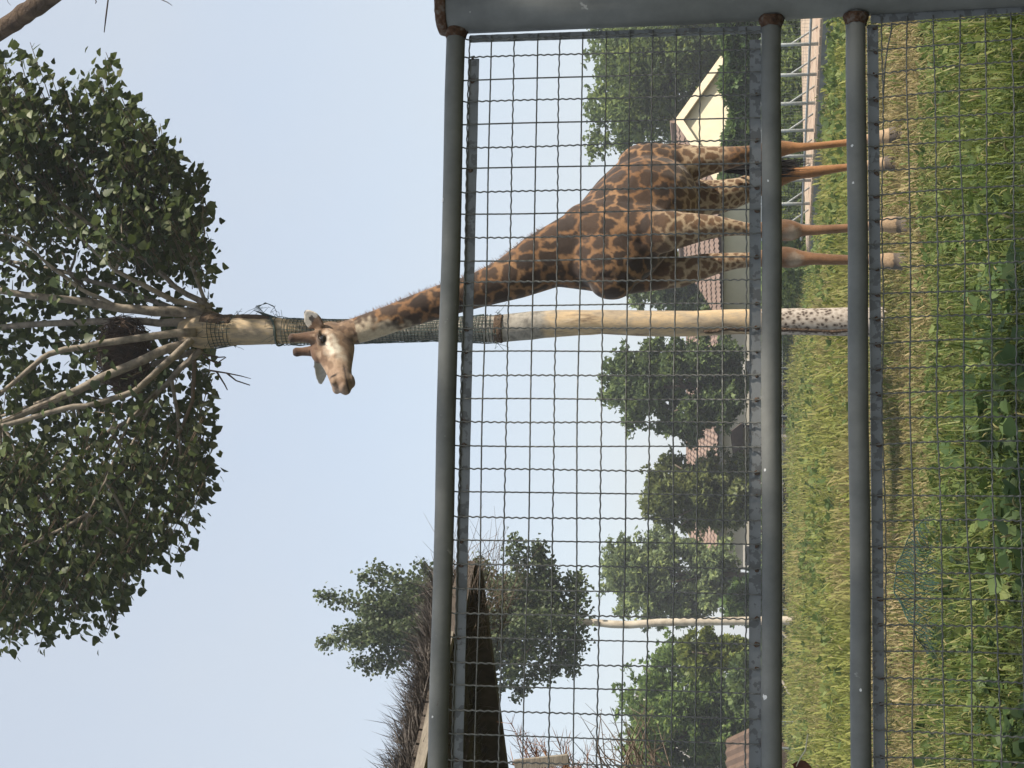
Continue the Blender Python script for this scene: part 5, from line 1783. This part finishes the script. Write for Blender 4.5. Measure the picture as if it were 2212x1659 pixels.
def edge_bar(a0, z0, a1, z1, w, horizontal=True):
    b = MB()
    n_ = 60
    cols = []
    for i in range(n_ + 1):
        a = a0 + (a1 - a0) * i / n_; z = z0 + (z1 - z0) * i / n_
        j = .0007 * noise.noise(Vector((a * 60, z * 60, 1)))
        if horizontal:
            sec = [(0, -w / 2 + j, .002), (0, w / 2 + j, .002), (0, w / 2 + j, -.018), (0, w / 2 - .004, -.018), (0, w / 2 - .004, -.002), (0, -w / 2 + j, -.002)]
        else:
            sec = [(-w / 2 + j, 0, .002), (w / 2 + j, 0, .002), (w / 2 + j, 0, -.018), (w / 2 - .004, 0, -.018), (w / 2 - .004, 0, -.002), (-w / 2 + j, 0, -.002)]
        cols.append([FP(a + da, z + dz, -.008 + dn) for da, dz, dn in sec])
    b.loft(cols)
    return b.build("edge_bar", M['bar'], fence)


edge_bar(.722, 1.874, FL, 1.874, .021)
edge_bar(.768, 1.885, .768, 1.25, .016, False)
edge_bar(.745, 1.263, FL, 1.263, .024)
edge_bar(.770, 1.016, FL, 1.016, .022)
edge_bar(.782, 1.02, .80, .62, .018, False)


def crimp_wire(L, lam, amp, plane, r, n=6, per=6, drift=0.0, seed=0):
    """wire along local Z; crimps alternate side to side in one plane"""
    b = MB()
    k = int(L / lam * per)
    pts, rad = [], []
    for i in range(k + 1):
        z = L * i / k
        a = amp * math.sin(2 * math.pi * z / lam)
        dx = drift * noise.noise(Vector((z * 3, seed * 7.1, 0))); dy = drift * noise.noise(Vector((z * 3, seed * 7.1, 9)))
        pts.append((a + dx, dy + .3 * a, z) if plane == 0 else (dx + .35 * a, a + dy, z)); rad.append(r)
    b.tube(pts, rad, n)
    me = bpy.data.meshes.new("wire")
    me.from_pydata(b.v, [], b.f); me.update()
    me.polygons.foreach_set("use_smooth", [True] * len(me.polygons))
    me.materials.append(M['wire'])
    return me


def put_wire(me, origin, zdir, xdir):
    o = bpy.data.objects.new("wire", me)
    COL.objects.link(o)
    o.parent = fence
    zd = zdir.normalized(); xd = (xdir - zd * xdir.dot(zd)).normalized(); yd = zd.cross(xd)
    mm = Matrix((xd, yd, zd)).transposed().to_4x4()
    mm.translation = origin - wloc(fence)
    o.matrix_local = mm
    return o


WR = .00168
ZUP = Vector((0, 0, 1))
# upper panel
Hu = 1.895 - 1.252
vmesh = [crimp_wire(Hu, .0168, .0011, p, WR, drift=.0022, seed=s) for s in range(3) for p in (0, 1)]
hm = [crimp_wire(.775 - FL,   .0252, .0007, s % 2, WR, drift=.003, seed=10 + s) for s in range(4)]
for i in range(41):
    a = .7227 - .0503 * i
    if a < FL: break
    put_wire(vmesh[(i % 2) + 2 * random.randrange(3)], FP(a + random.uniform(-.001, .001), 1.252, .001), ZUP + FD * random.uniform(-.003, .003), FD)
put_wire(vmesh[0], FP(.7600, 1.252, .003), ZUP + FD * .006, FD)
for k in range(13):
    z = 1.885 - .0503 * k
    put_wire(hm[k % 4], FP(.772, z + random.uniform(-.0012, .0012), -.0015), -FD + ZUP * random.uniform(-.002, .002), ZUP)
# lower panel: sags and leans a little
Hl = .46
vl = [crimp_wire(Hl, .0172, .0013, p, WR, drift=.006, seed=20 + s + p) for s in range(3) for p in (0, 1)]
hl = [crimp_wire(.79 - FL, .026, .0008, s % 2, WR, drift=.009, seed=30 + s) for s in range(5)]
for i in range(42):
    a = .762 - .0522 * i
    if a < FL: break
    lean = max(-.05, min(.06, .028 + .05 * a))
    put_wire(vl[(i % 2) + 2 * random.randrange(3)], FP(a, 1.03, .001), -ZUP + FD * (lean + random.uniform(-.008, .008)), FD)
for k in range(8):
    z = .9985 - .0530 * k
    put_wire(hl[k % 5], FP(.785, z, -.0015), -FD + ZUP * random.uniform(-.003, .003), ZUP)
# one snapped end wire that droops off the corner of the lower panel
b = MB()
b.tube([FP(.770, .978), FP(.755, .978), FP(.72, .986), FP(.67, .993), FP(.6, .997)], .0019, 6)
b.build("wire", M['wire'], fence, True)
# rusty spot welds where the wires meet the edging
wm = bpy.data.meshes.new("spot_weld")
bb = bmesh.new(); bmesh.ops.create_icosphere(bb, subdivisions=2, radius=.0045)
for v in bb.verts: v.co *= 1 + .5 * noise.noise(v.co * 300)
bb.to_mesh(wm); bb.free(); wm.materials.append(M['rust'])
wm.polygons.foreach_set("use_smooth", [True] * len(wm.polygons))
for i in range(41):
    a = .7227 - .0503 * i
    if a < FL: break
    for z, keep in ((1.259, .75), (1.876, .35)):
        if random.random() < keep:
            o = bpy.data.objects.new("spot_weld", wm); COL.objects.link(o); o.parent = fence
            o.location = FP(a + random.uniform(-.002, .002), z, -.004) - wloc(fence)
            o.scale = (random.uniform(.7, 1.4), .6, random.uniform(.6, 1.3)); o.rotation_euler = (0, random.random(), 0)
    a = .762 - .0522 * i
    if random.random() < .8:
        o = bpy.data.objects.new("spot_weld", wm); COL.objects.link(o); o.parent = fence
        o.location = FP(a + random.uniform(-.002, .002), 1.012, -.004) - wloc(fence)
        o.scale = (random.uniform(.6, 1.2), .6, random.uniform(.9, 1.8)); o.rotation_euler = (0, random.random(), 0)

# a curled dead leaf hooked on the fence at the left
q = P(1742, 1642, 3.3)
root = empty("dead_leaf", q, "curled red-brown dead leaf on a pale stalk below the middle rail", "leaf")
b = MB()
rows = []
for i in range(7):
    t = i / 6
    w_ = .016 * math.sin(math.pi * (.12 + .86 * t)) ** .8
    rows.append([q + Vector((-.03 + .018 * t + .004 * math.sin(t * 5), .012 * math.sin(s_ * 2.2) + .004 * t, -.02 + .045 * t)) + Vector((s_ * w_, 0, .006 * s_ * s_)) for s_ in (-1, -.5, 0, .5, 1)])
vv = [v for r_ in rows for v in r_]
ff = [(i * 5 + k, i * 5 + k + 1, i * 5 + k + 6, i * 5 + k + 5) for i in range(6) for k in range(4)]
b.add(vv, ff)
b.build("blade", M['dry_leaf'], root, True)
b = MB()
b.tube([q + Vector((-.014, .002, .02)), q + Vector((.004, .0, .012)), q + Vector((.02, -.002, .002)), q + Vector((.052, 0, -.003))], [.0012, .0013, .0018, .0015], 6)
b.build("stalk", M['stalk'], root, True)

# ------------------------------------------------------------------ summer haze
b = MB()
b.box((0, 150, 11.5), (420, 440, 26))
hz = b.build("haze", None)
mt = bpy.data.materials.new("haze"); mt.use_nodes = True
nd, lk = mt.node_tree.nodes, mt.node_tree.links
nd.remove(nd["Principled BSDF"])
pv = nd.new("ShaderNodeVolumePrincipled")
pv.inputs["Color"].default_value = (.86, .91, 1.0, 1)
pv.inputs["Density"].default_value = .0012
lk.new(pv.outputs[0], nd["Material Output"].inputs["Volume"])
hz.data.materials.append(mt)
tag(hz, "thin pale summer haze over the pasture", "haze", kind="stuff")
